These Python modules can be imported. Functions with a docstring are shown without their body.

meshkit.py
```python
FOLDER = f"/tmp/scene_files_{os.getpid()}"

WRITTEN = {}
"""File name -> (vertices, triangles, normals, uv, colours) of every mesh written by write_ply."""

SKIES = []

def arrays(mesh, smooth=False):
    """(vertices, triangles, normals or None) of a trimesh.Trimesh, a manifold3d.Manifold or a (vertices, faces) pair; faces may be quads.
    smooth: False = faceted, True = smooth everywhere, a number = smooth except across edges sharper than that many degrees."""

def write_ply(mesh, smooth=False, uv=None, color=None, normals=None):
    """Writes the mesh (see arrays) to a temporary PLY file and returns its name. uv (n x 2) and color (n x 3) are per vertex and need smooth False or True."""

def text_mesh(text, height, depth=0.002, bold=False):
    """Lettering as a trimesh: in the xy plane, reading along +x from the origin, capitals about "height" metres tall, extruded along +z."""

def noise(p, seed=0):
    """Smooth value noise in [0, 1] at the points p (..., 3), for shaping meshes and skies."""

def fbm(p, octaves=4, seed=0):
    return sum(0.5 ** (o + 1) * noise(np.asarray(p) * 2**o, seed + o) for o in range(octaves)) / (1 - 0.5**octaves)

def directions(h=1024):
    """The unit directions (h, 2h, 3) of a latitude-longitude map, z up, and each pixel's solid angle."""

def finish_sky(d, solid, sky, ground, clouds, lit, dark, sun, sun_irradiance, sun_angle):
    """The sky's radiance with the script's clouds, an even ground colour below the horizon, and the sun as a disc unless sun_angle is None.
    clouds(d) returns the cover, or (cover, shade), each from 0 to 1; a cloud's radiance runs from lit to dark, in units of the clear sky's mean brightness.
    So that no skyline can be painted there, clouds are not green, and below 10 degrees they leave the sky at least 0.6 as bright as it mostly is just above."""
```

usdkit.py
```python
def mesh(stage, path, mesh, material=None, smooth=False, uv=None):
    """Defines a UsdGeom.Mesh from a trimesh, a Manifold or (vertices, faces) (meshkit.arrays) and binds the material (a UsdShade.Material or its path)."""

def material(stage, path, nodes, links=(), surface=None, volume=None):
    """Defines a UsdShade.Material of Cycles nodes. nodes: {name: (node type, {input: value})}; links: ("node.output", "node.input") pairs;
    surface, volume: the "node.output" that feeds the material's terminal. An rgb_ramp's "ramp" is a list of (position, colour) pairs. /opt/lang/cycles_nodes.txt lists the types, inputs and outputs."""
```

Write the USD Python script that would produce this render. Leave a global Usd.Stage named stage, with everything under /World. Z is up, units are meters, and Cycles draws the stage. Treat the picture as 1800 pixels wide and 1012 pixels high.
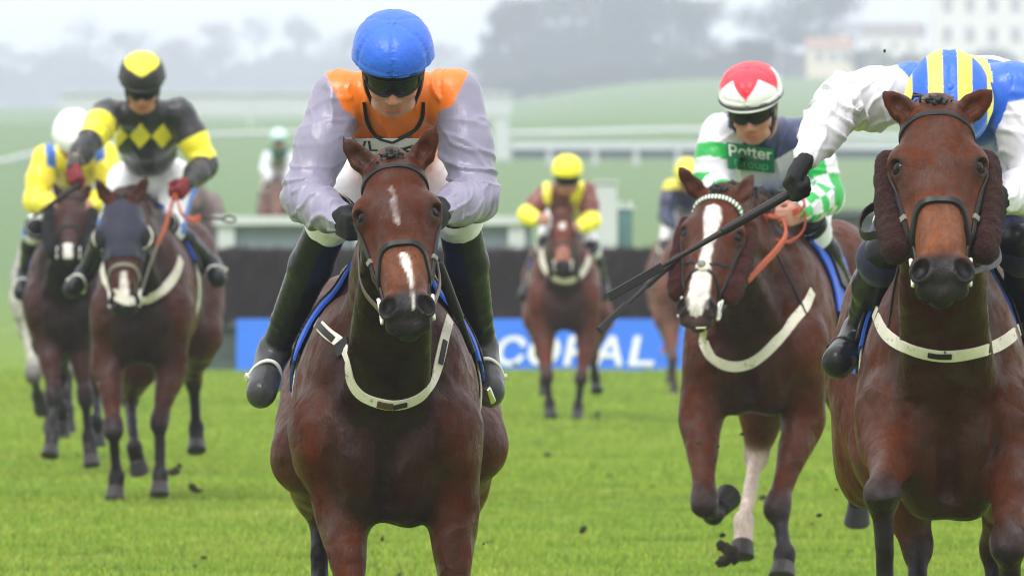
import math, time
import numpy as np
import trimesh
from scipy import sparse
from scipy.ndimage import map_coordinates
from pxr import Gf, Sdf, Usd, UsdGeom, UsdLux, UsdShade, Vt
import usdkit, meshkit

T0 = time.time()
stage = Usd.Stage.CreateInMemory()
UsdGeom.SetStageUpAxis(stage, UsdGeom.Tokens.z)
UsdGeom.SetStageMetersPerUnit(stage, 1.0)
world = UsdGeom.Xform.Define(stage, '/World')
stage.SetDefaultPrim(world.GetPrim())
UsdGeom.Scope.Define(stage, '/World/Looks')

# ------------------------------------------------------------------ camera
FPX, CX, CY, YH, CAMZ = 20000.0, 900.0, 506.0, 365.0, 1.7       # a long lens, photo pixels
PITCH = math.atan((CY - YH) / FPX)
cam = UsdGeom.Camera.Define(stage, '/World/camera')
cam.CreateHorizontalApertureAttr(36.0)
cam.CreateVerticalApertureAttr(36.0 * 575 / 1024)
cam.CreateFocalLengthAttr(400.0)
cam.CreateClippingRangeAttr(Gf.Vec2f(1.0, 20000.0))
cam.CreateFStopAttr(11.5)
cam.CreateFocusDistanceAttr(34.2)
cam.CreateExposureAttr(0.76)
cam.AddTranslateOp().Set(Gf.Vec3d(0, 0, CAMZ))
cam.AddRotateXOp().Set(90.0 - math.degrees(PITCH))

# ------------------------------------------------------------------ overcast daylight
SUN_EL, SUN_AZ = math.radians(52), math.radians(200)            # high, behind the photographer's left shoulder
dome = UsdLux.DomeLight.Define(stage, '/World/sky')
dome.GetPrim().SetCustomDataByKey('kind', 'structure')
skym = usdkit.material(stage, '/World/Looks/overcast_sky', {
    'sky': ('sky_texture', {'sky_type': 'single_scattering', 'sun_disc': False, 'sun_elevation': SUN_EL, 'sun_rotation': SUN_AZ}),
    'tc': ('texture_coordinate', {}), 'mp': ('mapping', {'scale': (1.0, 1.0, 2.5)}),
    'n': ('noise_texture', {'scale': 2.2, 'detail': 5.0, 'roughness': 0.55}),
    'r': ('rgb_ramp', {'ramp': [(0.0, (.86, .87, .88)), (0.5, (1.0, 1.0, 1.0)), (1.0, (1.12, 1.12, 1.12))]}),
    'sx': ('separate_xyz', {}), 'el': ('map_range', {'from_min': 0.0, 'from_max': 1.0, 'to_min': 0.0, 'to_max': 1.0}),
    'gr': ('rgb_ramp', {'ramp': [(0.0, (7.0, 7.1, 7.2)), (0.3, (7.4, 7.45, 7.5)), (1.0, (13.2, 13.2, 13.2))]}),           # an overcast sky is brighter overhead
    'cl': ('mix_color', {'blend_type': 'multiply', 'fac': 1.0, 'use_clamp': False}),
    'm': ('mix_color', {'blend_type': 'mix', 'fac': 0.93, 'use_clamp': False}),
    'b': ('background_shader', {'strength': 0.1})},
    [('tc.generated', 'mp.vector'), ('mp.vector', 'n.vector'), ('n.fac', 'r.fac'), ('tc.generated', 'sx.vector'), ('sx.z', 'el.value'), ('el.result', 'gr.fac'), ('gr.color', 'cl.a'), ('r.color', 'cl.b'), ('sky.color', 'm.a'), ('cl.result', 'm.b'), ('m.result', 'b.color')], surface='b.background')
UsdShade.MaterialBindingAPI.Apply(dome.GetPrim()).Bind(skym)
sun = UsdLux.DistantLight.Define(stage, '/World/sun')
sun.CreateIntensityAttr(0.4); sun.CreateAngleAttr(25.0); sun.CreateColorAttr(Gf.Vec3f(1.0, 0.97, 0.93)); sun.CreateNormalizeAttr(True)
sd = np.array([math.sin(SUN_AZ) * math.cos(SUN_EL), math.cos(SUN_AZ) * math.cos(SUN_EL), math.sin(SUN_EL)])
sun.AddTransformOp().Set(Gf.Matrix4d().SetRotate(Gf.Rotation(Gf.Vec3d(0, 0, 1), Gf.Vec3d(*map(float, sd)))))

# ------------------------------------------------------------------ helpers: places
def V(*a): return np.array(a, float)
_f = V(0, math.cos(PITCH), -math.sin(PITCH)); _u = V(0, math.sin(PITCH), math.cos(PITCH))
EYE = V(0, 0, CAMZ)
def P(px, py, d):
    """The point at distance d from the lens that the photograph shows at (px, py)."""
    return EYE + d * _f + (px - CX) / FPX * d * V(1, 0, 0) + (CY - py) / FPX * d * _u
def unit(v): v = np.asarray(v, float); return v / max(np.linalg.norm(v), 1e-12)
def lin(*c):
    """sRGB 0..255 to linear."""
    c = np.array(c, float) / 255
    return np.where(c < 0.04045, c / 12.92, ((c + 0.055) / 1.055) ** 2.4)
def rotz(a): return np.array([[math.cos(a), -math.sin(a), 0], [math.sin(a), math.cos(a), 0], [0, 0, 1]])
def rotx(a): return np.array([[1, 0, 0], [0, math.cos(a), -math.sin(a)], [0, math.sin(a), math.cos(a)]])
def roty(a): return np.array([[math.cos(a), 0, math.sin(a)], [0, 1, 0], [-math.sin(a), 0, math.cos(a)]])
GK = np.array([(-50, 0.0), (30, 0.0), (38, 0.05), (44, 0.14), (60, 0.14), (75, 0.08), (90, 0.0), (125, -0.10), (135, -0.05), (178, 0.55), (260, 1.5), (420, 3.25), (460, 3.54), (620, 6.2), (1000, 10.0), (1500, 16.9), (1560, 17.2), (1900, 20.2), (3300, 32.0), (6000, 50.0)], float)
def ground_z(x, y):
    x, y = np.asarray(x, float), np.asarray(y, float)
    far = np.clip((y - 600) / 900, 0, 1)
    xx = x / np.maximum(y, 1) * FPX                              # the bank on the right is higher than the left
    tilt = np.tanh((xx - 90) / 150)
    return np.interp(y, GK[:, 0], GK[:, 1]) + far * tilt * 2.0 + 0.02 * np.sin(x * .7 + 1.3) * np.sin(y * .21) * np.clip((y-20)/30, 0, 1)

# ------------------------------------------------------------------ helpers: prims
_used = {}
def numbered(path):
    n = _used.get(path, 0); _used[path] = n + 1
    return path if n == 0 else f'{path}_{n:03d}'
def put(name, mesh, mat, parent=None, smooth=False, col=None, label=None):
    """One Mesh prim under parent (an Xform or Mesh path) or under /World."""
    path = numbered((str(parent) if parent else '/World') + '/' + name)
    m = usdkit.mesh(stage, path, mesh, MAT[mat] if isinstance(mat, str) else mat, smooth=smooth)
    if col is not None:
        UsdGeom.PrimvarsAPI(m).CreatePrimvar('col', Sdf.ValueTypeNames.Color3fArray, 'vertex').Set(Vt.Vec3fArray.FromNumpy(np.asarray(col, np.float32)))
    if label: m.GetPrim().SetCustomDataByKey('label', label)
    return path
def thing(name, label, cat, loc=(0, 0, 0), group=None, rotz_deg=None):
    path = numbered('/World/' + name)
    x = UsdGeom.Xform.Define(stage, path)
    x.AddTranslateOp().Set(Gf.Vec3d(*map(float, loc)))
    if rotz_deg is not None: x.AddRotateZOp().Set(float(rotz_deg))
    tag(path, label, cat, group)
    return path
def tag(path, label=None, cat=None, group=None, kind=None):
    p = stage.GetPrimAtPath(path)
    for k, v in (('label', label), ('category', cat), ('group', group), ('kind', kind)):
        if v: p.SetCustomDataByKey(k, v)
    return path

# ------------------------------------------------------------------ helpers: soft shapes
class Field:
    """A body as a smooth union of limbs and muscles, sampled on a grid and meshed by surface nets."""
    def __init__(s, h): s.h, s.pr = h, []
    def cone(s, a, b, ra, rb=None, k=.03, col=None, squash=None, op=1):
        s.pr.append(('c', np.asarray(a, float), np.asarray(b, float), ra, ra if rb is None else rb, k, col, squash, op)); return s
    def ell(s, c, r, R=None, k=.03, col=None, op=1):
        s.pr.append(('e', np.asarray(c, float), np.asarray(r, float), np.eye(3) if R is None else np.asarray(R, float), None, k, col, None, op)); return s
    def box(s, c, r, R=None, rr=.01, k=.01, col=None, op=1):
        s.pr.append(('b', np.asarray(c, float), np.asarray(r, float), np.eye(3) if R is None else np.asarray(R, float), rr, k, col, None, op)); return s
    def chain(s, pts, rad, k=.03, col=None, squash=None):
        for i in range(len(pts) - 1): s.cone(pts[i], pts[i + 1], rad[i], rad[i + 1], k, col, squash)
        return s
    @staticmethod
    def bounds(q):
        if q[0] == 'c':
            r = max(q[3], q[4]) * (max(1, q[7][1]) if q[7] else 1)
            return np.minimum(q[1], q[2]) - r, np.maximum(q[1], q[2]) + r
        e = np.abs(q[3]) @ q[2] if q[0] == 'b' else np.sqrt((q[3] ** 2) @ (q[2] ** 2))
        return q[1] - e, q[1] + e
    @staticmethod
    def dist(q, p):
        if q[0] == 'c':
            a, b, ra, rb, sq = q[1], q[2], q[3], q[4], q[7]
            p = p - a.astype(p.dtype); ab = b - a; f = 1.0
            if sq is not None:
                n, f = unit(sq[0]), sq[1]
                p = p + ((p @ n.astype(p.dtype)) * (1 / f - 1))[..., None] * n.astype(p.dtype)
                ab = ab + (ab @ n) * (1 / f - 1) * n
            L = max(ab @ ab, 1e-12)
            t = np.clip((p @ (ab / L).astype(p.dtype)), 0, 1)
            d = np.sqrt(((p - t[..., None] * ab.astype(p.dtype)) ** 2).sum(-1)) - (ra + t * (rb - ra))
            return d * min(f, 1.0)
        l = (p - q[1].astype(p.dtype)) @ q[3].astype(p.dtype)
        if q[0] == 'e':
            r = q[2].astype(p.dtype)
            k0 = np.sqrt(((l / r) ** 2).sum(-1)); k1 = np.sqrt(((l / r ** 2) ** 2).sum(-1))
            return np.where(k0 < 0.3, -(1 - k0) * r.min(), k0 * (k0 - 1) / np.maximum(k1, 1e-6))
        e = np.abs(l) - (q[2] - q[4]).astype(p.dtype)
        return np.sqrt((np.maximum(e, 0) ** 2).sum(-1)) + np.minimum(e.max(-1), 0) - q[4]
    def grid(s, pad=.03):
        b = [s.bounds(q) for q in s.pr if q[8] > 0]
        lo = np.min([x[0] for x in b], 0) - pad; hi = np.max([x[1] for x in b], 0) + pad
        n = np.ceil((hi - lo) / s.h).astype(int) + 1
        s.lo = lo; g = np.full(n, .12, np.float32)
        ax = [(lo[i] + s.h * np.arange(n[i])).astype(np.float32) for i in range(3)]
        for q in s.pr:
            a, c = s.bounds(q); m = .045 + q[5]
            i0 = np.maximum(np.floor((a - m - lo) / s.h).astype(int), 0); i1 = np.minimum(np.ceil((c + m - lo) / s.h).astype(int) + 1, n)
            if (i1 <= i0).any(): continue
            sl = tuple(slice(i0[i], i1[i]) for i in range(3))
            p = np.stack(np.meshgrid(*[ax[i][sl[i]] for i in range(3)], indexing='ij'), -1)
            d, o, k = s.dist(q, p).astype(np.float32), g[sl], np.float32(q[5])
            if q[8] > 0:
                hh = np.maximum(k - np.abs(d - o), 0) / k; g[sl] = np.minimum(d, o) - hh * hh * k * .25
            else:
                hh = np.maximum(k - np.abs(-d - o), 0) / k; g[sl] = np.maximum(-d, o) + hh * hh * k * .25
        s.g = g; return s
    def value(s, p, order=1):
        return map_coordinates(s.g, ((np.asarray(p) - s.lo) / s.h).reshape(-1, 3).T, order=order, mode='nearest').reshape(np.shape(p)[:-1])
    def normal(s, p):
        p = np.asarray(p, float); e = s.h
        n = np.stack([s.value(p + e * np.eye(3)[i]) - s.value(p - e * np.eye(3)[i]) for i in range(3)], -1)
        return n / np.maximum(np.linalg.norm(n, axis=-1, keepdims=True), 1e-9)
    def cast(s, o, d, tmax, tmin=0.0):
        """First meeting of rays (n x 3 starts, directions) with the surface; NaN where there is none."""
        o, d = np.atleast_2d(o).astype(float), np.atleast_2d(d).astype(float)
        o, d = np.broadcast_arrays(o, d)
        t = np.arange(tmin, tmax, s.h * .7)
        v = s.value(o[:, None] + t[None, :, None] * d[:, None])
        inside = v < 0; hit = inside.any(1); k = np.maximum(inside.argmax(1), 1)
        r = np.arange(len(o)); a, b = v[r, k - 1], v[r, k]
        tt = t[k - 1] + (t[k] - t[k - 1]) * np.clip(a / np.where(np.abs(a - b) < 1e-9, 1, a - b), 0, 1)
        out = o + tt[:, None] * d; out[~hit] = np.nan
        return out
    def mesh(s, smooth=2):
        g, h = s.g, s.h
        sg = g < 0; u = sg.astype(np.uint8)
        c = u[:-1] + u[1:]; c = c[:, :-1] + c[:, 1:]; c = c[:, :, :-1] + c[:, :, 1:]
        act = (c > 0) & (c < 8)
        ijk = np.argwhere(act); idx = np.full(act.shape, -1, np.int32); idx[act] = np.arange(len(ijk))
        acc = np.zeros((len(ijk), 3)); cnt = np.zeros(len(ijk))
        cor = np.array([(i, j, k) for i in (0, 1) for j in (0, 1) for k in (0, 1)])
        val = np.stack([g[tuple((ijk + o).T)] for o in cor], 1)
        for a in range(8):
            for b in range(a + 1, 8):
                if np.abs(cor[a] - cor[b]).sum() != 1: continue
                x = (val[:, a] < 0) != (val[:, b] < 0)
                t = val[:, a] / np.where(x, val[:, a] - val[:, b], 1)
                acc += np.where(x[:, None], cor[a] + t[:, None] * (cor[b] - cor[a]), 0); cnt += x
        v = s.lo + h * (ijk + acc / cnt[:, None])
        F = []
        for ax in range(3):
            o1, o2 = [i for i in range(3) if i != ax]
            sl0 = [slice(1, -1)] * 3; sl1 = [slice(1, -1)] * 3
            sl0[ax] = slice(0, -1); sl1[ax] = slice(1, None)
            A, B = sg[tuple(sl0)], sg[tuple(sl1)]
            e = np.argwhere(A != B); flip = A[tuple(e.T)]
            e = e + 1; e[:, ax] -= 1
            def cell(d1, d2):
                q = e.copy(); q[:, o1] -= d1; q[:, o2] -= d2
                return idx[tuple(q.T)]
            quad = np.stack([cell(1, 1), cell(0, 1), cell(0, 0), cell(1, 0)], 1)
            if ax == 1: flip = ~flip
            quad[~flip] = quad[~flip][:, ::-1]
            F.append(quad)
        q = np.vstack(F)
        f = np.vstack([q[:, [0, 1, 2]], q[:, [0, 2, 3]]])
        if smooth:
            v = laplace(v, f, smooth)
        s.v, s.f = v, f
        return v, f
    def colours(s, v, base, sharp=.012):
        """Each limb's own colour, blended where limbs meet."""
        W = np.full(len(v), 1e-6); C = np.outer(W, base)
        best = np.full(len(v), 9.0)
        for q in s.pr:
            if q[8] < 0: continue
            a, b = s.bounds(q); near = np.flatnonzero(((v > a - .05) & (v < b + .05)).all(1))
            if not len(near): continue
            d = s.dist(q, v[near]); w = np.exp(-np.clip(d, -.03, 1) / sharp)
            W[near] += w; C[near] += w[:, None] * (np.asarray(base) if q[6] is None else np.asarray(q[6]))
        return C / W[:, None]

def laplace(v, f, n=2, lam=.5, mu=-.52):
    e = np.vstack([f[:, [0, 1]], f[:, [1, 2]], f[:, [2, 0]]]); e = np.vstack([e, e[:, ::-1]])
    A = sparse.csr_matrix((np.ones(len(e)), (e[:, 0], e[:, 1])), (len(v), len(v))); A.data[:] = 1
    D = sparse.diags(1 / np.maximum(np.asarray(A.sum(1)).ravel(), 1)); A = D @ A
    for _ in range(n):
        v = v + lam * (A @ v - v); v = v + mu * (A @ v - v)
    return v
def vnormals(v, f):
    n = np.zeros_like(v); c = np.cross(v[f[:, 1]] - v[f[:, 0]], v[f[:, 2]] - v[f[:, 0]])
    for k in range(3): np.add.at(n, f[:, k], c)
    return n / np.maximum(np.linalg.norm(n, axis=1, keepdims=True), 1e-12)
def spline(pts, step=.01, closed=False):
    """Catmull-Rom through pts, resampled evenly."""
    p = np.asarray(pts, float)
    q = np.vstack([p[-1], p, p[0], p[1]]) if closed else np.vstack([2 * p[0] - p[1], p, 2 * p[-1] - p[-2]])
    out = []
    for i in range(1, len(q) - 2):
        t = np.linspace(0, 1, 24, endpoint=False)[:, None]; a, b, c, d = q[i - 1], q[i], q[i + 1], q[i + 2]
        out.append(.5 * (2 * b + (c - a) * t + (2 * a - 5 * b + 4 * c - d) * t ** 2 + (3 * b - a - 3 * c + d) * t ** 3))
    out = np.vstack(out + [q[-2][None]]) 
    L = np.concatenate([[0], np.cumsum(np.linalg.norm(np.diff(out, axis=0), axis=1))])
    n = max(int(L[-1] / step), 3)
    s = np.linspace(0, L[-1], n)
    return np.stack([np.interp(s, L, out[:, k]) for k in range(out.shape[1])], 1)
def sweep(p, n, w, t, closed=False, round_=True):
    """A flat strap along p: face normals n, width w, thickness t (w may vary along p)."""
    p = np.asarray(p, float); m = len(p); n = np.broadcast_to(np.asarray(n, float), p.shape)
    tan = np.roll(p, -1, 0) - np.roll(p, 1, 0) if closed else np.gradient(p, axis=0)
    tan /= np.maximum(np.linalg.norm(tan, axis=1, keepdims=True), 1e-9)
    b = np.cross(tan, n); b /= np.maximum(np.linalg.norm(b, axis=1, keepdims=True), 1e-9)
    n = np.cross(b, tan); w = np.broadcast_to(w, m)[:, None]; t = np.broadcast_to(t, m)[:, None]
    prof = [(-.5, -.5), (.5, -.5), (.5, .2), (.4, .5), (-.4, .5), (-.5, .2)]
    rings = np.stack([p + b * w * x + n * t * y for x, y in prof], 1); k = len(prof)
    f = []
    for i in range(m if closed else m - 1):
        a, c = i * k, ((i + 1) % m) * k
        for j in range(k):
            j2 = (j + 1) % k; f += [(a + j, a + j2, c + j2), (a + j, c + j2, c + j)]
    if not closed:
        for j in range(1, k - 1): f += [(0, j + 1, j), ((m - 1) * k, (m - 1) * k + j, (m - 1) * k + j + 1)]
    f = np.array(f)[:, ::-1]
    return rings.reshape(-1, 3), f
def tube(p, r, sides=8, closed=False):
    p = np.asarray(p, float); m = len(p); r = np.broadcast_to(r, m)
    tan = np.roll(p, -1, 0) - np.roll(p, 1, 0) if closed else np.gradient(p, axis=0)
    tan /= np.maximum(np.linalg.norm(tan, axis=1, keepdims=True), 1e-9)
    u = np.cross(tan[0], V(0, 0, 1) if abs(tan[0][2]) < .9 else V(1, 0, 0)); U = []
    for i in range(m):
        u = u - (u @ tan[i]) * tan[i]; u = unit(u); U.append(u)
    U = np.array(U); W = np.cross(tan, U)
    an = np.arange(sides) / sides * 2 * math.pi
    v = (p[:, None] + r[:, None, None] * (np.cos(an)[None, :, None] * U[:, None] + np.sin(an)[None, :, None] * W[:, None])).reshape(-1, 3)
    f = []
    for i in range(m if closed else m - 1):
        a, c = i * sides, ((i + 1) % m) * sides
        for j in range(sides):
            j2 = (j + 1) % sides; f += [(a + j, a + j2, c + j2), (a + j, c + j2, c + j)]
    if not closed:
        n = len(v); v = np.vstack([v, p[0], p[-1]])
        for j in range(sides):
            j2 = (j + 1) % sides; f += [(n, j2, j), (n + 1, (m - 1) * sides + j, (m - 1) * sides + j2)]
    return v, np.array(f)
def join(*ms):
    vs, fs, n = [], [], 0
    for v, f in ms:
        vs.append(np.asarray(v)); fs.append(np.asarray(f) + n); n += len(v)
    return np.vstack(vs), np.vstack(fs)
def box(c, s, R=None):
    m = trimesh.creation.box(np.asarray(s, float)); v = m.vertices if R is None else m.vertices @ np.asarray(R).T
    return v + np.asarray(c, float), np.array(m.faces)
def ball(c, r, R=None, sub=2):
    m = trimesh.creation.icosphere(sub, 1.0); v = m.vertices * np.asarray(r)
    return (v if R is None else v @ np.asarray(R).T) + np.asarray(c, float), np.array(m.faces)
def sheet(P3, thick, closed_u=False):
    """A grid of points (m x n x 3) as a solid sheet, thickened against its normals."""
    m, n = P3.shape[:2]; v = P3.reshape(-1, 3); f = []
    for i in range(m - 1):
        for j in range(n if closed_u else n - 1):
            j2 = (j + 1) % n
            a, b, c, d = i * n + j, i * n + j2, (i + 1) * n + j2, (i + 1) * n + j; f += [(a, b, c), (a, c, d)]
    f = np.array(f); nn = vnormals(v, f); N = len(v)
    w = v - nn * thick; g = f[:, ::-1] + N
    rim = []
    e = np.sort(np.vstack([f[:, [0, 1]], f[:, [1, 2]], f[:, [2, 0]]]), 1); d = np.vstack([f[:, [0, 1]], f[:, [1, 2]], f[:, [2, 0]]])
    _, inv, cnt = np.unique(e, axis=0, return_inverse=True, return_counts=True)
    for a, b in d[cnt[inv.ravel()] == 1]: rim += [(b, a, a + N), (b, a + N, b + N)]
    return np.vstack([v, w]), np.vstack([f, g, np.array(rim).reshape(-1, 3)])
def shell(v, f, mask, off, thick):
    """The part of a surface where mask holds, lifted by off and given thickness: a cloth lying on a body."""
    n = vnormals(v, f); keep = mask[f].all(1); ff = f[keep]
    ids = np.unique(ff); re = np.full(len(v), -1); re[ids] = np.arange(len(ids)); ff = re[ff]
    a = v[ids] + n[ids] * (off + thick); b = v[ids] + n[ids] * off; N = len(a)
    d = np.vstack([ff[:, [0, 1]], ff[:, [1, 2]], ff[:, [2, 0]]]); e = np.sort(d, 1)
    _, inv, cnt = np.unique(e, axis=0, return_inverse=True, return_counts=True)
    rim = [t for x, y in d[cnt[inv.ravel()] == 1] for t in ((y, x, x + N), (y, x + N, y + N))]
    return np.vstack([a, b]), np.vstack([ff, ff[:, ::-1] + N, np.array(rim).reshape(-1, 3)]), ids

# ------------------------------------------------------------------ materials
MAT = {}
def mat_cloth(name, col=None, rough=.5, scale=60, bump=.25, dist=.004, spec=.4, sheen=0.0, var=.12, stretch=(1, 1, 1), coat=0.0, dirt=None, metal=0.0, fine=0.0, vscale=9.0):
    """A surface coloured evenly (col) or by its mesh's own colours, a little uneven, with fine relief."""
    nodes = {'tc': ('texture_coordinate', {}), 'mp': ('mapping', {'scale': stretch}),
             'n': ('noise_texture', {'scale': float(scale), 'detail': 4.0, 'roughness': .6}),
             'nv': ('noise_texture', {'scale': float(vscale), 'detail': 5.0, 'roughness': .6}),
             'mr': ('map_range', {'from_min': .25, 'from_max': .75, 'to_min': 1 - var, 'to_max': 1 + var}),
             'mul': ('vector_math', {'math_type': 'scale'}),
             'rr': ('map_range', {'from_min': .2, 'from_max': .8, 'to_min': max(rough - .1, .05), 'to_max': min(rough + .1, 1.0)}),
             'b': ('bump', {'strength': float(bump), 'distance': float(dist)}),
             'p': ('principled_bsdf', {'specular_ior_level': float(spec), 'sheen_weight': float(sheen), 'coat_weight': float(coat), 'coat_roughness': .15, 'metallic': float(metal)})}
    links = [('tc.object', 'mp.vector'), ('mp.vector', 'n.vector'), ('tc.object', 'nv.vector'), ('nv.fac', 'mr.value'), ('mr.result', 'mul.scale'),
             ('nv.fac', 'rr.value'), ('rr.result', 'p.roughness'), ('n.fac', 'b.height'), ('b.normal', 'p.normal')]
    if col is None:
        nodes['a'] = ('attribute', {'attribute': 'col'}); links.append(('a.color', 'mul.vector1'))
    else:
        nodes['a'] = ('color', {'value': tuple(col)}); links.append(('a.color', 'mul.vector1'))
    src = 'mul.vector'
    if dirt is not None:
        nodes['dn'] = ('noise_texture', {'scale': 38.0, 'detail': 6.0, 'roughness': .7})
        nodes['dr'] = ('map_range', {'from_min': dirt[1], 'from_max': dirt[1] + .06, 'to_min': 0.0, 'to_max': .85})
        nodes['dm'] = ('mix_color', {'blend_type': 'mix', 'b': tuple(dirt[0])})
        links += [('tc.object', 'dn.vector'), ('dn.fac', 'dr.value'), ('dr.result', 'dm.fac'), (src, 'dm.a')]
        src = 'dm.result'
    links.append((src, 'p.base_color'))
    MAT[name] = usdkit.material(stage, f'/World/Looks/{name}', nodes, links, surface='p.BSDF')
MUD = (.035, .025, .016)
MAT['coat'] = usdkit.material(stage, '/World/Looks/coat', {
    'a': ('attribute', {'attribute': 'col'}), 'tc': ('texture_coordinate', {}), 'mp': ('mapping', {'scale': (1, 1, .35)}), 'mq': ('mapping', {'scale': (1, 1, .5), 'rotation': (.3, .2, 0)}),
    'hair': ('noise_texture', {'scale': 260.0, 'detail': 3.0, 'roughness': .7}), 'clump': ('noise_texture', {'scale': 55.0, 'detail': 5.0, 'roughness': .65, 'distortion': .8}),
    'patch': ('noise_texture', {'scale': 11.0, 'detail': 6.0, 'roughness': .62}), 'specks': ('noise_texture', {'scale': 75.0, 'detail': 3.0, 'roughness': .7}),
    'v': ('map_range', {'from_min': .28, 'from_max': .72, 'to_min': .66, 'to_max': 1.36}), 'v2': ('map_range', {'from_min': .3, 'from_max': .7, 'to_min': .78, 'to_max': 1.24}), 'vm': ('math', {'math_type': 'multiply'}),
    'mul': ('vector_math', {'math_type': 'scale'}), 'dr': ('map_range', {'from_min': .66, 'from_max': .70, 'to_min': 0.0, 'to_max': .8}), 'dm': ('mix_color', {'blend_type': 'mix', 'b': (.018, .013, .009)}),
    'rr': ('map_range', {'from_min': .3, 'from_max': .7, 'to_min': .26, 'to_max': .52}),
    'b1': ('bump', {'strength': .75, 'distance': .006}), 'b2': ('bump', {'strength': .6, 'distance': .0022}),
    'vm2': ('vector_math', {'math_type': 'scale', 'scale': .12}), 'vadd': ('vector_math', {'math_type': 'add'}), 'vn': ('noise_texture', {'scale': 4.0, 'detail': 2.0}), 'vor': ('voronoi_texture', {'feature': 'distance_to_edge', 'scale': 5.5}),
    'vr': ('map_range', {'from_min': 0.0, 'from_max': .045, 'to_min': 1.0, 'to_max': 0.0}), 'vmask': ('map_range', {'from_min': .48, 'from_max': .60, 'to_min': 0.0, 'to_max': 1.0}), 'vmul': ('math', {'math_type': 'multiply'}),
    'b3': ('bump', {'strength': .35, 'distance': .004}), 'sp': ('map_range', {'from_min': .38, 'from_max': .66, 'to_min': .24, 'to_max': .03}),
    'p': ('principled_bsdf', {})},
    [('tc.object', 'mp.vector'), ('tc.object', 'mq.vector'), ('mp.vector', 'hair.vector'), ('mq.vector', 'clump.vector'), ('tc.object', 'patch.vector'), ('tc.object', 'specks.vector'),
     ('patch.fac', 'v.value'), ('clump.fac', 'v2.value'), ('v.result', 'vm.value1'), ('v2.result', 'vm.value2'), ('a.color', 'mul.vector1'), ('vm.value', 'mul.scale'),
     ('specks.fac', 'dr.value'), ('dr.result', 'dm.fac'), ('mul.vector', 'dm.a'), ('dm.result', 'p.base_color'), ('patch.fac', 'rr.value'), ('rr.result', 'p.roughness'),
     ('tc.object', 'vn.vector'), ('vn.color', 'vm2.vector1'), ('tc.object', 'vadd.vector1'), ('vm2.vector', 'vadd.vector2'), ('vadd.vector', 'vor.vector'), ('vor.distance', 'vr.value'), ('vn.fac', 'vmask.value'), ('vr.result', 'vmul.value1'), ('vmask.result', 'vmul.value2'),
     ('vmul.value', 'b3.height'), ('b3.normal', 'b1.normal'), ('patch.fac', 'sp.value'), ('sp.result', 'p.specular_ior_level'), ('clump.fac', 'b1.height'), ('b1.normal', 'b2.normal'), ('hair.fac', 'b2.height'), ('b2.normal', 'p.normal')], surface='p.BSDF')
mat_cloth('dull_coat', rough=.6, scale=200, bump=.2, dist=.002, spec=.3, var=.2)
mat_cloth('skin', rough=.5, scale=180, bump=.12, dist=.0015, spec=.4, var=.10)
mat_cloth('silk', rough=.36, scale=34, bump=.45, dist=.006, spec=.5, sheen=.10, stretch=(1, 1, .35), var=.05, dirt=(MUD, .74))
mat_cloth('cap_cover', rough=.42, scale=30, bump=.6, dist=.007, spec=.4, sheen=.08, var=.05, dirt=(MUD, .72))
mat_cloth('breeches', rough=.55, scale=30, bump=.45, dist=.006, spec=.3, sheen=.1, var=.04, dirt=(MUD, .76))
mat_cloth('boot', rough=.26, scale=22, bump=.5, dist=.008, spec=.22, var=.3, dirt=((.05, .045, .04), .7))
mat_cloth('boot_toe', col=(.20, .20, .20), rough=.4, scale=40, bump=.35, dist=.004, spec=.5, var=.25, dirt=((.03, .03, .03), .6))
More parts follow.
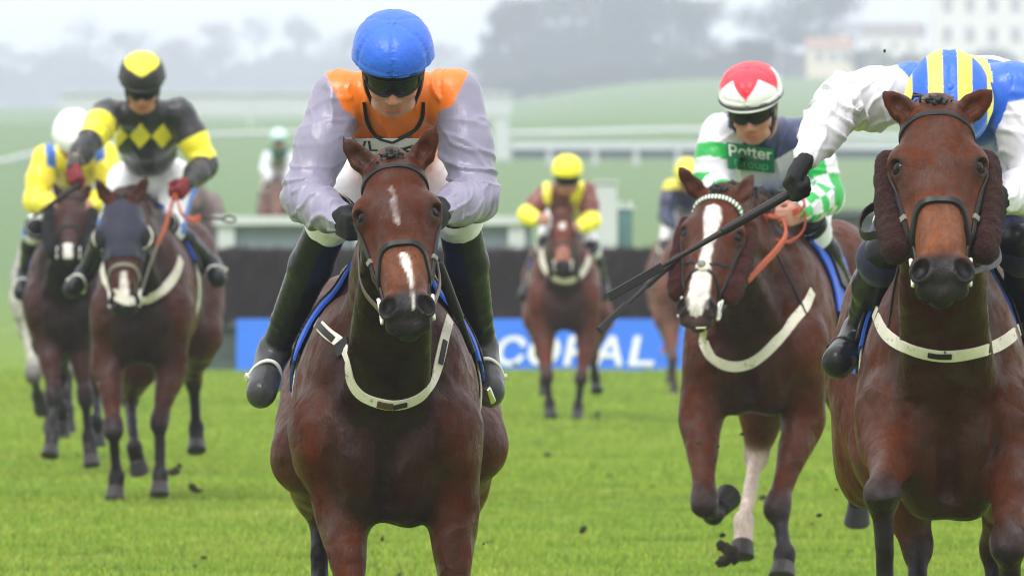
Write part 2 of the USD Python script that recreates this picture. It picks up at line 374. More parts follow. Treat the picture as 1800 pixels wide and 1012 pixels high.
mat_cloth('glove', col=(.009, .009, .010), rough=.6, scale=120, bump=.4, dist=.002, spec=.2, var=.3)
mat_cloth('helmet_black', col=(.009, .009, .010), rough=.4, scale=160, bump=.1, dist=.001, spec=.25, var=.2)
mat_cloth('black_leather', col=(.011, .0095, .009), rough=.42, scale=260, bump=.25, dist=.001, spec=.25, var=.3)
mat_cloth('grey_leather', col=(.16, .15, .12), rough=.5, scale=260, bump=.25, dist=.001, spec=.45, var=.2)
mat_cloth('brown_leather', col=(.05, .026, .014), rough=.45, scale=260, bump=.25, dist=.001, spec=.5, var=.3)
mat_cloth('white_web', col=(.60, .56, .48), rough=.65, scale=300, bump=.3, dist=.001, spec=.2, var=.16, dirt=((.09, .07, .05), .60))
mat_cloth('red_rubber', col=(.38, .075, .035), rough=.6, scale=240, bump=.4, dist=.0015, spec=.35, var=.2)
mat_cloth('steel', col=(.72, .72, .70), rough=.25, scale=100, bump=.05, dist=.001, var=.08, metal=1.0)
mat_cloth('white_bit', col=(.75, .74, .68), rough=.35, scale=100, bump=.05, dist=.001, var=.05)
mat_cloth('fleece', rough=.95, scale=170, bump=1.0, dist=.010, spec=.05, sheen=.06, var=.25, vscale=40.0)
mat_cloth('horn', rough=.5, scale=90, bump=.3, dist=.002, spec=.4, var=.25, stretch=(1, 1, .2))
mat_cloth('hair', col=(.010, .008, .007), rough=.5, scale=200, bump=.3, dist=.002, spec=.4, var=.3)
mat_cloth('eye', col=(.006, .004, .003), rough=.16, scale=50, bump=.0, dist=.001, spec=.25, var=.2)
mat_cloth('lens', col=(.004, .004, .005), rough=.14, scale=50, bump=.0, dist=.001, spec=.30, var=.1)
mat_cloth('pad_cloth', rough=.7, scale=300, bump=.35, dist=.0015, spec=.25, sheen=.15, var=.08, dirt=(MUD, .72))
mat_cloth('white_paint', col=(.78, .78, .76), rough=.5, scale=30, bump=.1, dist=.002, spec=.4, var=.06)
mat_cloth('print', rough=.5, scale=30, bump=.05, dist=.001, spec=.3, var=.04)
mat_cloth('red_glove', col=lin(112, 36, 40), rough=.65, scale=120, bump=.4, dist=.002, spec=.3, var=.3)
mat_cloth('tan_band', col=lin(150, 130, 112), rough=.7, scale=120, bump=.4, dist=.002, spec=.3, var=.2)
mat_cloth('print_white', col=lin(228, 230, 228), rough=.5, scale=120, bump=.1, dist=.001, var=.05)
mat_cloth('print_green', col=lin(22, 110, 60), rough=.5, scale=120, bump=.1, dist=.001, var=.1)
mat_cloth('board_slate', col=lin(88, 98, 112), rough=.6, scale=20, bump=.1, dist=.004, var=.12, vscale=3.0)
mat_cloth('board_pale', col=lin(186, 192, 196), rough=.6, scale=20, bump=.1, dist=.004, var=.08, vscale=3.0)
mat_cloth('board_dark_grey', col=lin(84, 88, 94), rough=.6, scale=20, bump=.1, dist=.004, var=.12, vscale=3.0)
mat_cloth('mud', col=(.03, .022, .013), rough=.9, scale=120, bump=.8, dist=.004, spec=.2, var=.4)

HORN, DARK = V(.018, .015, .013), V(.012, .010, .010)

# ------------------------------------------------------------------ horses
BAY_STRAP = dict(width=.043)
class Horse:
    def __init__(s, label, px, d0, poll, muzzle, ears, legs, group='race horses galloping with jockeys', yaw=0.0, h=.012, size=1.0, drop=.08, wide=1.0,
                 bay=(.085, .026, .011), under=(.022, .010, .007), points=(.010, .008, .008), muzzle_col=(.016, .013, .013), tan=None, blaze=None, roll=0.0, nose_turn=0.0,
                 mat='coat', socks={}, hind_wide=1.0, hoof_col=HORN, head=1.18):
        s.d0, s.yaw, s.sz, s.drop, s.h = d0, math.radians(yaw), size, drop, h
        x0 = (px - CX) / FPX * d0; s.base = V(x0, P(px, 500, d0)[1], 0); s.base[2] = ground_z(x0, s.base[1])
        s.root = thing('horse', label, 'horse', s.base, group)
        s.R = rotz(s.yaw)
        F = s.F = Field(h); T, W = s.T, s.W
        bay, under, points = np.array(bay), np.array(under), np.array(points)
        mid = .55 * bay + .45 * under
        # trunk
        w = wide
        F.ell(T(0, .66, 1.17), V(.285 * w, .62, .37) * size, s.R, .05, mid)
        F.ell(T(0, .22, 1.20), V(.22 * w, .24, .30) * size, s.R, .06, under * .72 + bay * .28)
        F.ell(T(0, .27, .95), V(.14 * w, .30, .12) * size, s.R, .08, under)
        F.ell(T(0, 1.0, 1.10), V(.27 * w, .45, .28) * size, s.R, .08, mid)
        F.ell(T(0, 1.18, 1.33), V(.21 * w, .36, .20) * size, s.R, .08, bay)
        F.cone(T(0, .40, 1.50), T(0, .85, 1.47), .085 * size, .08 * size, .10, mid)
        hw = hind_wide
        for q in (-1, 1):
            F.ell(T(q * .135 * hw, 1.42, 1.30), V(.16, .30, .24) * size, s.R, .07, bay)
            F.ell(T(q * .20 * hw, 1.45, 1.07), V(.125, .25, .30) * size, s.R @ roty(-q * .12), .06, bay)
            F.ell(T(q * .10 * hw, 1.62, 1.15), V(.10, .14, .22) * size, s.R, .06, bay)
            F.ell(T(q * .190 * w, .32, 1.19), V(.085, .20, .29) * size, s.R @ rotx(.35) @ roty(-q * .22), .07, bay)      # shoulder
            F.ell(T(q * .195 * w, .12, 1.05), V(.080, .11, .135) * size, s.R @ roty(-q * .2), .06, bay)                    # point of the shoulder
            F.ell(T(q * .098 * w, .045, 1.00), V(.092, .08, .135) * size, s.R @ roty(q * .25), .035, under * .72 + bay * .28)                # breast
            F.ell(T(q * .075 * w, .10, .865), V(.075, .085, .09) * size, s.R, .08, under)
            if h < .012: F.cone(T(q * .172 * w, -.015, 1.06), T(q * .150 * w, .0, .88), .010, .014, .035, None, None, -1)
        if h < .012: F.cone(T(0, -.055, 1.06), T(0, .005, .86), .014, .016, .05, None, None, -1)
        # legs
        s.hooves = []
        for name, (a, k, f_, hf) in legs.items():
            q = -1 if name[1] == 'L' else 1
            a, k, f_, hf = [W(*p) for p in (a, k, f_, hf)]
            lo = np.array(socks.get(name, points)); z = size
            dn = unit(hf - f_)
            if name[0] == 'F':
                sh = T(q * .185 * w, .16, 1.08)
                F.cone(sh, a, .112 * z, .086 * z, .05, bay * .6 + under * .4)
                out = unit(np.cross(k - a, V(0, 1, 0))) * -1
                F.cone(a, k, .070 * z, .046 * z, .05, bay, squash=(s.R @ V(1, 0, 0), .86))
                m = a + .27 * (k - a); F.ell(m, V(.058, .070, .15) * z, s.frame(k - a), .04, bay)
                F.ell(a + .14 * (k - a) + s.R @ V(q * .025, .03, 0), V(.05, .06, .12) * z, s.frame(k - a), .03, bay * .8 + under * .2)
                F.ell(k, V(.050, .050, .066) * z, s.frame(k - a), .03, lo)
                F.ell(k + unit(k - a) * .03 + s.R @ V(0, -.012, 0), V(.044, .036, .036) * z, s.frame(k - a), .02, lo)
                rk = .036
            else:
                hip = T(q * .17 * hw, 1.42, 1.18)
                F.cone(hip, a, .17 * z, .125 * z, .06, bay)
                F.cone(a, k, .105 * z, .046 * z, .06, bay, squash=(s.R @ V(1, 0, 0), .85))
                F.ell(a + .3 * (k - a), V(.075, .09, .15) * z, s.frame(k - a), .05, bay)
                F.ell(k, V(.044, .058, .06) * z, s.frame(f_ - k), .03, lo)
                F.cone(k + s.R @ V(0, .045, .04), k + s.R @ V(0, .03, -.02), .024 * z, .024 * z, .03, lo)
                rk = .037
            F.cone(k, f_, rk * z, .033 * z, .03, lo, squash=(s.R @ V(1, 0, 0), .82))
            F.ell(f_, V(.041, .043, .046) * z, s.frame(hf - f_), .02, lo)
            co = f_ + dn * max(np.linalg.norm(hf - f_) - .075 * z, .05)
            F.cone(f_, co, .036 * z, .042 * z, .02, lo)
            s.hooves.append((co, dn, hoof_col, z))
        # neck and head
        poll, muz = W(*poll), W(*muzzle)
        s.n = unit(muz - poll); L = np.linalg.norm(muz - poll); s.k = L / .62 * 1.0
        sx = V(math.cos(roll), 0, math.sin(roll)); sx = rotz(nose_turn) @ sx
        s.s = unit(sx - (sx @ s.n) * s.n); s.y = np.cross(s.n, s.s); s.poll = poll; s.hw = head
        HL = s.HL
        F.chain([T(0, .62, 1.49), T(0, .40, 1.53) * .6 + poll * .4, HL(0, -.055, -.02)], V(.10, .075, .062) * size, .06, mid * .9)
        wn = T(0, .33, 1.30)
        F.chain([wn, wn * .5 + HL(0, -.12, .03) * .5, HL(0, -.10, .04)], V(.185, .135, .088) * size, .05, mid, squash=(s.R @ V(1, 0, 0), .84))
        th = T(0, .10, 1.12)
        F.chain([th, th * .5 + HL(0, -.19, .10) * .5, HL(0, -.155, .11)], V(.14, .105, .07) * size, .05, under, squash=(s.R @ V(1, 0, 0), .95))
        for q in (-1, 1):                                            # the long muscles down the front of the neck
            F.cone(T(q * .085, .05, 1.12), HL(q * .05, -.15, .14), .055, .04, .035, under)
        RH = np.stack([s.s, s.y, s.n], 1); k_, hx = s.k, s.k * head
        def e(x, y, z, rx, ry, rz, k=.02, c=None, op=1, R=None): F.ell(HL(x, y, z), V(rx * hx, ry * k_, rz * k_), RH if R is None else RH @ R, k, c, op)
        face = bay
        e(0, -.035, .06, .082, .075, .10, .03, face)
        e(0, -.018, .17, .092, .066, .13, .03, face)
        e(0, .012, .16, .060, .040, .12, .03, face)
        for q in (-1, 1):
            e(q * .080, -.012, .185, .034, .040, .055, .025, face)          # brow
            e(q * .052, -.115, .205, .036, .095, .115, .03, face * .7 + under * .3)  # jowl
            F.cone(HL(q * .080, -.035, .22), HL(q * .064, -.05, .40), .024 * k_, .016 * k_, .025, face)   # facial crest
            F.cone(HL(q * .03, .018, .30), HL(q * .024, .006, .47), .026 * k_, .02 * k_, .03, face)       # nasal bones
        F.cone(HL(0, -.030, .22), HL(0, -.045, .50), .088 * k_, .063 * k_, .03, face, squash=(s.s, 1.02))
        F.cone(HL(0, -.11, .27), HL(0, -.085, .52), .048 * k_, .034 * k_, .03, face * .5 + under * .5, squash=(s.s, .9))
        mz = np.array(muzzle_col)
        e(0, -.036, .535, .056, .050, .055, .025, mz)
        for q in (-1, 1):
            e(q * .043, -.002, .545, .029, .028, .048, .018, mz, R=roty(q * .35))
            e(q * .030, -.045, .585, .030, .032, .026, .015, mz)
        e(0, -.05, .598, .030, .026, .022, .015, mz)
        e(0, -.092, .575, .030, .026, .030, .015, mz)
        if h < .02:
            for q in (-1, 1):
                e(q * .049, .022, .558, .0185, .032, .036, .008, DARK * .6, -1, R=roty(q * .45))
                e(q * .098, .006, .205, .017, .018, .020, .008, None, -1)
            F.cone(HL(-.05, -.076, .585), HL(.05, -.076, .585), .0045, .0045, .006, None, None, -1)
        s.ears = []
        for q, tip in zip((-1, 1), ears):
            b0, tp = HL(q * .056, -.028, .012), W(*tip)
            ax = tp - b0; fw = unit(V(0, -1, .15) + .35 * s.y); fw = unit(fw - (fw @ unit(ax)) * unit(ax))
            pts = [b0, b0 + .35 * ax, b0 + .7 * ax, tp]
            F.chain(pts, [.027 * k_, .034 * k_, .023 * k_, .003], .012, bay * .8, squash=(fw, .55))
            if h < .02: F.chain([p + fw * .020 for p in (b0 + .22 * ax, b0 + .5 * ax, b0 + .86 * ax)], [.015 * k_, .020 * k_, .006], .006, None, squash=(fw, .8)); 
            if h < .02:
                for i in range(-2, 0): F.pr[i] = F.pr[i][:8] + (-1,)
        F.grid()
        v, f = F.mesh(3); s.v, s.f = v, f
        n_ = vnormals(v, f)
        if h < .02:
            l0 = v @ s.R
            v = v + n_ * ((meshkit.fbm(v * V(11, 11, 6), 3, 11) - .5) * .012 + (meshkit.fbm(v * V(60, 60, 28), 2, 12) - .5) * .0025)[:, None]
            s.v = v
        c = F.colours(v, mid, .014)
        l = s.to_head(v); onhead = (l[:, 2] > -.05) & (l[:, 2] < .68) & (np.abs(l[:, 0]) < .16) & (l[:, 1] > -.25) & (l[:, 1] < .09)
        nz = meshkit.fbm(v * 45, 3) - .5; nz2 = meshkit.fbm(v * 14, 3, 5) - .5
        c *= (1 + .5 * nz2)[:, None]
        if tan is not None:
            m = np.clip((l[:, 2] - .31) / .07, 0, 1) * np.clip((.52 + .5 * np.abs(l[:, 0]) - l[:, 2] + nz * .03) / .05, 0, 1) * onhead * np.clip((l[:, 1] + .10) / .05, 0, 1)
            c = c * (1 - m[:, None]) + np.array(tan) * m[:, None]
        m = onhead * np.clip((l[:, 2] - .505 + nz * .05 - .35 * np.clip(np.abs(l[:, 0]) - .02, 0, 1)) / .03, 0, 1); c = c * (1 - m[:, None]) + mz * m[:, None]
        for bl in (blaze or []):                                     # (z, x, half width) along the face
            bl = np.array(bl); w_ = np.interp(l[:, 2], bl[:, 0], bl[:, 2], 0, 0); x_ = np.interp(l[:, 2], bl[:, 0], bl[:, 1])
            m = np.clip((w_ - np.abs(l[:, 0] - x_) + nz * .008) / .006 + .3, 0, 1) * onhead * (w_ > .001) * (l[:, 1] > -.06); m *= np.clip(.20 + .80 * (bl[:, 2].max() > .0115) + 1.2 * nz, .2, 1); c = c * (1 - m[:, None]) + V(.62, .57, .54) * m[:, None]
        for q in (-1, 1):
            m = np.clip(1.5 - np.linalg.norm(((v - HL(q * .048, .012, .556)) @ RH) / (V(.022 * head, .03, .034) * k_), axis=1), 0, .92); c = c * (1 - m[:, None]) + DARK * .5 * m[:, None]
            m = np.clip(1.6 - np.linalg.norm((v - HL(q * .086, .0, .207)) / (.026 * k_), axis=1), 0, .85); c = c * (1 - m[:, None]) + DARK * m[:, None]
        s.c = np.clip(c, .003, 1)
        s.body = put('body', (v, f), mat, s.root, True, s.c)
        for co, dn, hc, z in s.hooves: s.hoof(co, dn, hc, z)
        if h < .02:
            for q in (-1, 1): put('eye', ball(HL(q * .0825, -.001, .205), .0215 * k_), 'eye', s.root, True)
        # tail
        tb = T(0, 1.70, 1.36); tt = spline([tb, T(.02, 1.90, 1.33), T(.05, 2.08, 1.10), T(.06, 2.2, .78)], .05)
        rr = np.interp(np.linspace(0, 1, len(tt)), [0, .25, .7, 1], [.03, .055, .06, .015])
        put('tail', tube(tt, rr, 10), 'hair', s.root, True)
    def T(s, x, b, u): return s.R @ V(x * s.sz, b * s.sz, u * s.sz - s.drop)
    def W(s, px, py, b): return P(px, py, s.d0 + b) - s.base
    def HL(s, x, y, z): return s.poll + s.k * (x * s.hw * s.s + y * s.y + z * s.n)
    def to_head(s, v):
        d = (v - s.poll) / s.k; return np.stack([d @ s.s / s.hw, d @ s.y, d @ s.n], 1)
    def frame(s, ax):
        z = unit(ax); x = s.R @ V(1, 0, 0); x = unit(x - (x @ z) * z); return np.stack([x, np.cross(z, x), z], 1)
    def hoof(s, co, dn, col, z):
        fr = unit(s.R @ V(0, -1, 0)); fr = unit(fr - (fr @ dn) * dn * .8); sd = unit(np.cross(dn, fr)); fr = np.cross(sd, dn)
        rings = []; a = np.linspace(0, 2 * math.pi, 20, endpoint=False)
        for t, r in ((-.012, .036), (0, .044), (.012, .045), (.066, .054), (.072, .050)):
            toe = np.where(np.cos(a) > 0, 1.0, .82)
            rings.append(co + z * (dn * t + fr * (.30 * t + .004) + r * (np.cos(a)[:, None] * toe[:, None] * fr * 1.06 + np.sin(a)[:, None] * sd)))
        v = np.vstack(rings + [co + z * dn * -.012, co + z * (dn * .074 + fr * .026)]); f = []; n = 20
        for i in range(4):
            for j in range(n):
                j2 = (j + 1) % n; f += [(i * n + j, i * n + j2, (i + 1) * n + j2), (i * n + j, (i + 1) * n + j2, (i + 1) * n + j)]
        for j in range(n):
            j2 = (j + 1) % n; f += [(5 * n, j2, j), (5 * n + 1, 4 * n + j, 4 * n + j2)]
        f = np.array(f)
        tm = trimesh.Trimesh(v, f, process=False)
        if tm.volume < 0: f = f[:, ::-1]
        put('hoof', (v, f), 'horn', s.root, False, np.tile(np.asarray(col), (len(v), 1)))
    # tack, laid on the surface
    def see(s, pts, lift=0.0):
        """Points on the horse that the lens meets through the given photo pixels."""
        o = np.array([P(x, y, s.d0 - 1.3) for x, y in pts]) - s.base; d = np.array([unit(P(x, y, s.d0) - EYE) for x, y in pts])
        p = s.F.cast(o, d, 3.6); ok = ~np.isnan(p[:, 0]); p = p[ok]
        return p + s.F.normal(p) * lift
    def strap_seen(s, pts, width, name, mat, parent=None, thick=.005, step=4.0, lift=None):
        q = spline(np.array(pts, float), step); p = s.see(q)
        p = s.smooth(p); n = s.F.normal(p); n = s.smooth(n, 6)
        return put(name, sweep(p + n * (thick * .5 if lift is None else lift), n, width, thick), mat, parent or s.root, 40)
    @staticmethod
    def smooth(p, k=3):
        p = p.copy()
        for _ in range(k): p[1:-1] = .5 * p[1:-1] + .25 * (p[:-2] + p[2:])
        return p
    def around(s, path, lift=0.0, yc=-.06):
        """Points on the head: path of (degrees round from the front of the face, distance from the poll)."""
        path = np.asarray(path, float); a = np.radians(path[:, 0])
        d = np.sin(a)[:, None] * s.s + np.cos(a)[:, None] * s.y
        c = np.array([s.HL(0, yc, z) for z in path[:, 1]])
        p = s.F.cast(c + .30 * d, -d, .30); ok = ~np.isnan(p[:, 0]); p = p[ok]
        n = s.F.normal(p); return p + n * lift, n
    def head_strap(s, path, width, name, mat, parent, thick=.006, yc=-.06, round_=False):
        p, n = s.around(spline(np.array(path, float) * V(.004, 1), .012) / V(.004, 1), 0, yc); p, n = s.smooth(p, 4), s.smooth(n, 6)
        return put(name, sweep(p + n * thick * .5, n, width, thick), mat, parent, 40)
    def bridle(s, band='black_leather', nose='arch', bit=True, brow=True, wide=.017, nosez=.345, cheek=True, nose_mat=None):
        B = thing_part('bridle', s.root)
        if brow: s.head_strap([(-105, .10), (-70, .065), (-35, .052), (0, .05), (35, .052), (70, .065), (105, .10)], .020, 'browband', band, B, yc=-.03)
        if cheek:
            for q in (-1, 1):
                s.head_strap([(q * 95, .08), (q * 82, .16), (q * 76, .26), (q * 72, .36), (q * 78, .44), (q * 86, .505)], wide * .85, 'cheek_strap', 'black_leather', B)
                s.head_strap([(q * 112, .10), (q * 108, .20), (q * 104, .32), (q * 100, .44)], wide * .7, 'cheek_strap', 'black_leather', B)
        for q in (-1, 1):
            if cheek and s.h < .008: s.head_strap([(q * 73, .345), (q * 72.5, .360)], wide * 1.25, 'buckle', 'grey_leather', B, thick=.010)
        if nose == 'arch': s.head_strap([(-120, .47), (-90, .445), (-60, .41), (-30, nosez + .012), (0, nosez), (30, nosez + .012), (60, .41), (90, .445), (120, .47)], wide * 1.15, 'noseband', nose_mat or 'black_leather', B, thick=.010)
        if nose == 'cross':
            for q in (-1, 1): s.head_strap([(-q * 110, .30), (-q * 60, .335), (0, .385), (q * 50, .44), (q * 90, .49)], wide * .8, 'noseband', 'black_leather', B)
        s.bits = []
        if bit:
            for q in (-1, 1):
                p, n = s.around([(q * 88, .515)]); c = p[0] + n[0] * .012; s.bits.append(c)
                a = np.linspace(0, 2 * math.pi, 24, endpoint=False); e2 = unit(np.cross(s.s, s.n))
                put('bit_ring', tube(c + .033 * (np.cos(a)[:, None] * s.n + np.sin(a)[:, None] * e2), .0045, 8, True), 'white_bit', B, True)
                put('bit_cheek', tube(spline([c - s.n * .05 + n[0] * .004, c, c + s.n * .05 - e2 * .01], .01), .006, 8), 'white_bit', B, True)
        return B
    def fleece_roll(s, q, col, z0=.10, z1=.50, r=.045, parent=None, ang=92, out=.0):
        """A sheepskin roll on the cheek strap."""
        p, n = s.around([(q * ang, z0), (q * ang, (z0 + z1) / 2), (q * ang, z1)]); n = unit(n.mean(0)); off = max(((p[i] - (p[0] + (p[2] - p[0]) * t)) @ n) for i, t in ((0, 0), (1, .5), (2, 1)))
        g = Field(.006); a, b = p[0] + n * (off + r * .55 + out), p[2] + n * (off + r * .55 + out); bow = n * .012; pts = spline([a, .5 * (a + b) + bow, b], .03)
        for i in range(len(pts) - 1): g.cone(pts[i], pts[i + 1], r, r, .01, squash=(s.y, 1.25))
        g.grid(); v, f = g.mesh(1); nn = vnormals(v, f)
        v = v + nn * ((meshkit.fbm(v * 95, 3, 2) - .5) * .009 + (meshkit.fbm(v * 22, 2, 3) - .5) * .016)[:, None]
        put('cheek_roll', (v, f), 'fleece', parent or s.root, True, np.tile(np.array(col), (len(v), 1)) * (0.7 + .6 * meshkit.fbm(v * 40, 2))[:, None])
    def mane(s, n=90, seed=4, side=1, l=.11):
        rng = np.random.default_rng(seed); ms = []; a, b = s.HL(0, -.06, -.03), s.T(0, .40, 1.56)
        for i in range(n):
            t = rng.random(); p = a + (b - a) * t + V(0, 0, .02 * math.sin(3.1 * t)); q = s.F.cast(p + V(0, 0, .22), V(0, 0, -1), .4)[0]
            if np.isnan(q[0]): continue
            e = q + side * s.s * rng.uniform(.03, .07) + V(0, rng.normal(.03, .03), 0) - V(0, 0, l * rng.uniform(.4, 1)); m = .5 * (q + e) + side * s.s * .035 + V(0, 0, .035)
            c = spline([q - V(0, 0, .01), m, e], .025); ms.append(tube(c, np.linspace(.006, .0012, len(c)), 5))
        put('mane', join(*ms), 'hair', s.root, True)
    def forelock(s, n=40, seed=1, l=.09, col='hair', bun=True):
        rng = np.random.default_rng(seed); ms = []
        for i in range(n):
            p = s.HL(rng.normal(0, .018), -.005 + rng.normal(0, .012), .0 + rng.normal(0, .012)); a = rng.normal(0, .5)
            e = p + s.k * l * (rng.uniform(.4, 1)) * unit(s.s * a + s.y * .8 + s.n * rng.normal(.2, .5) - V(0, 0, .1))
            m = .5 * (p + e) + s.y * .02; ms.append(tube(spline([p, m, e], .02), np.linspace(.005, .001, len(spline([p, m, e], .02))), 5))
        if bun:
            b = ball(s.HL(0, .018, .002), (.030, .026, .022), np.stack([s.s, s.y, s.n], 1), 3); d = b[0] - s.HL(0, .018, .002); ms.append((b[0] + d * ((meshkit.fbm(b[0] * 120, 3, seed) - .5) * 1.6)[:, None], b[1]))
        put('forelock', join(*ms), col, s.root, True)
    def cloth(s, col, b0=.58, b1=1.12, u0=1.18, off=.008, thick=.008, name='saddle_cloth', mat='pad_cloth', top=1.36, cap=None):
        l = s.v @ s.R; b, u = l[:, 1] / s.sz, (l[:, 2] + s.drop) / s.sz
        e = 1.5 * s.h; lim = lambda b_: u0 + .10 * np.clip((.75 - b_) / .2, 0, 1)
        m = (b > b0 - e) & (b < b1 + e) & (u > lim(b) - e)
        if not m.any(): return
        v, f, ids = shell(s.v, s.f, m, off, thick)
        l = v @ s.R; b = l[:, 1] / s.sz; l[:, 1] = np.clip(b, b0, b1) * s.sz; u = (l[:, 2] + s.drop) / s.sz; l[:, 2] = np.maximum(u, lim(np.clip(b, b0, b1))) * s.sz - s.drop; v = l @ s.R.T
        c = np.tile(np.array(col), (len(v), 1))
        put(name, (v, f), mat, s.root, True, c)
    def saddle(s):
        S = thing_part('saddle', s.root); T = s.T
        g = Field(max(s.h, .012))
        g.chain([T(0, .60, 1.60), T(0, .78, 1.565), T(0, 1.0, 1.585), T(0, 1.08, 1.615)], V(.035, .055, .07, .04), .04)
        for q in (-1, 1): g.ell(T(q * .10, .80, 1.53), V(.05, .20, .05), s.R @ roty(q * .5), .03)
        g.grid(); v, f = g.mesh(2); put('seat', (v, f), 'black_leather', S, True)
        l = s.v @ s.R; b, u = l[:, 1] / s.sz, (l[:, 2] + s.drop) / s.sz
        m = (b > .60) & (b < .96) & (u > 1.24 + .4 * np.abs(b - .76) ** 1.3)
        if m.any():
            v, f, _ = shell(s.v, s.f, m, .020, .008); put('flap', (v, f), 'black_leather', S, True)
        m = (b > .60) & (b < .70) & (u < 1.30)
        if m.any():
            v, f, _ = shell(s.v, s.f, m, .004, .006); put('girth', (v, f), 'white_web', S, True)
    def rein(s, pts, name='rein', mat='black_leather', width=.018, thick=.006, parent=None, nrm=(1, .2, .3), label=None):
        p = spline([np.asarray(q) for q in pts], .012); return put(name, sweep(p, unit(nrm), width, thick), mat, parent or s.root, 40, label=label)

def thing_part(name, parent):
    path = numbered(f'{parent}/{name}'); UsdGeom.Xform.Define(stage, path); return path

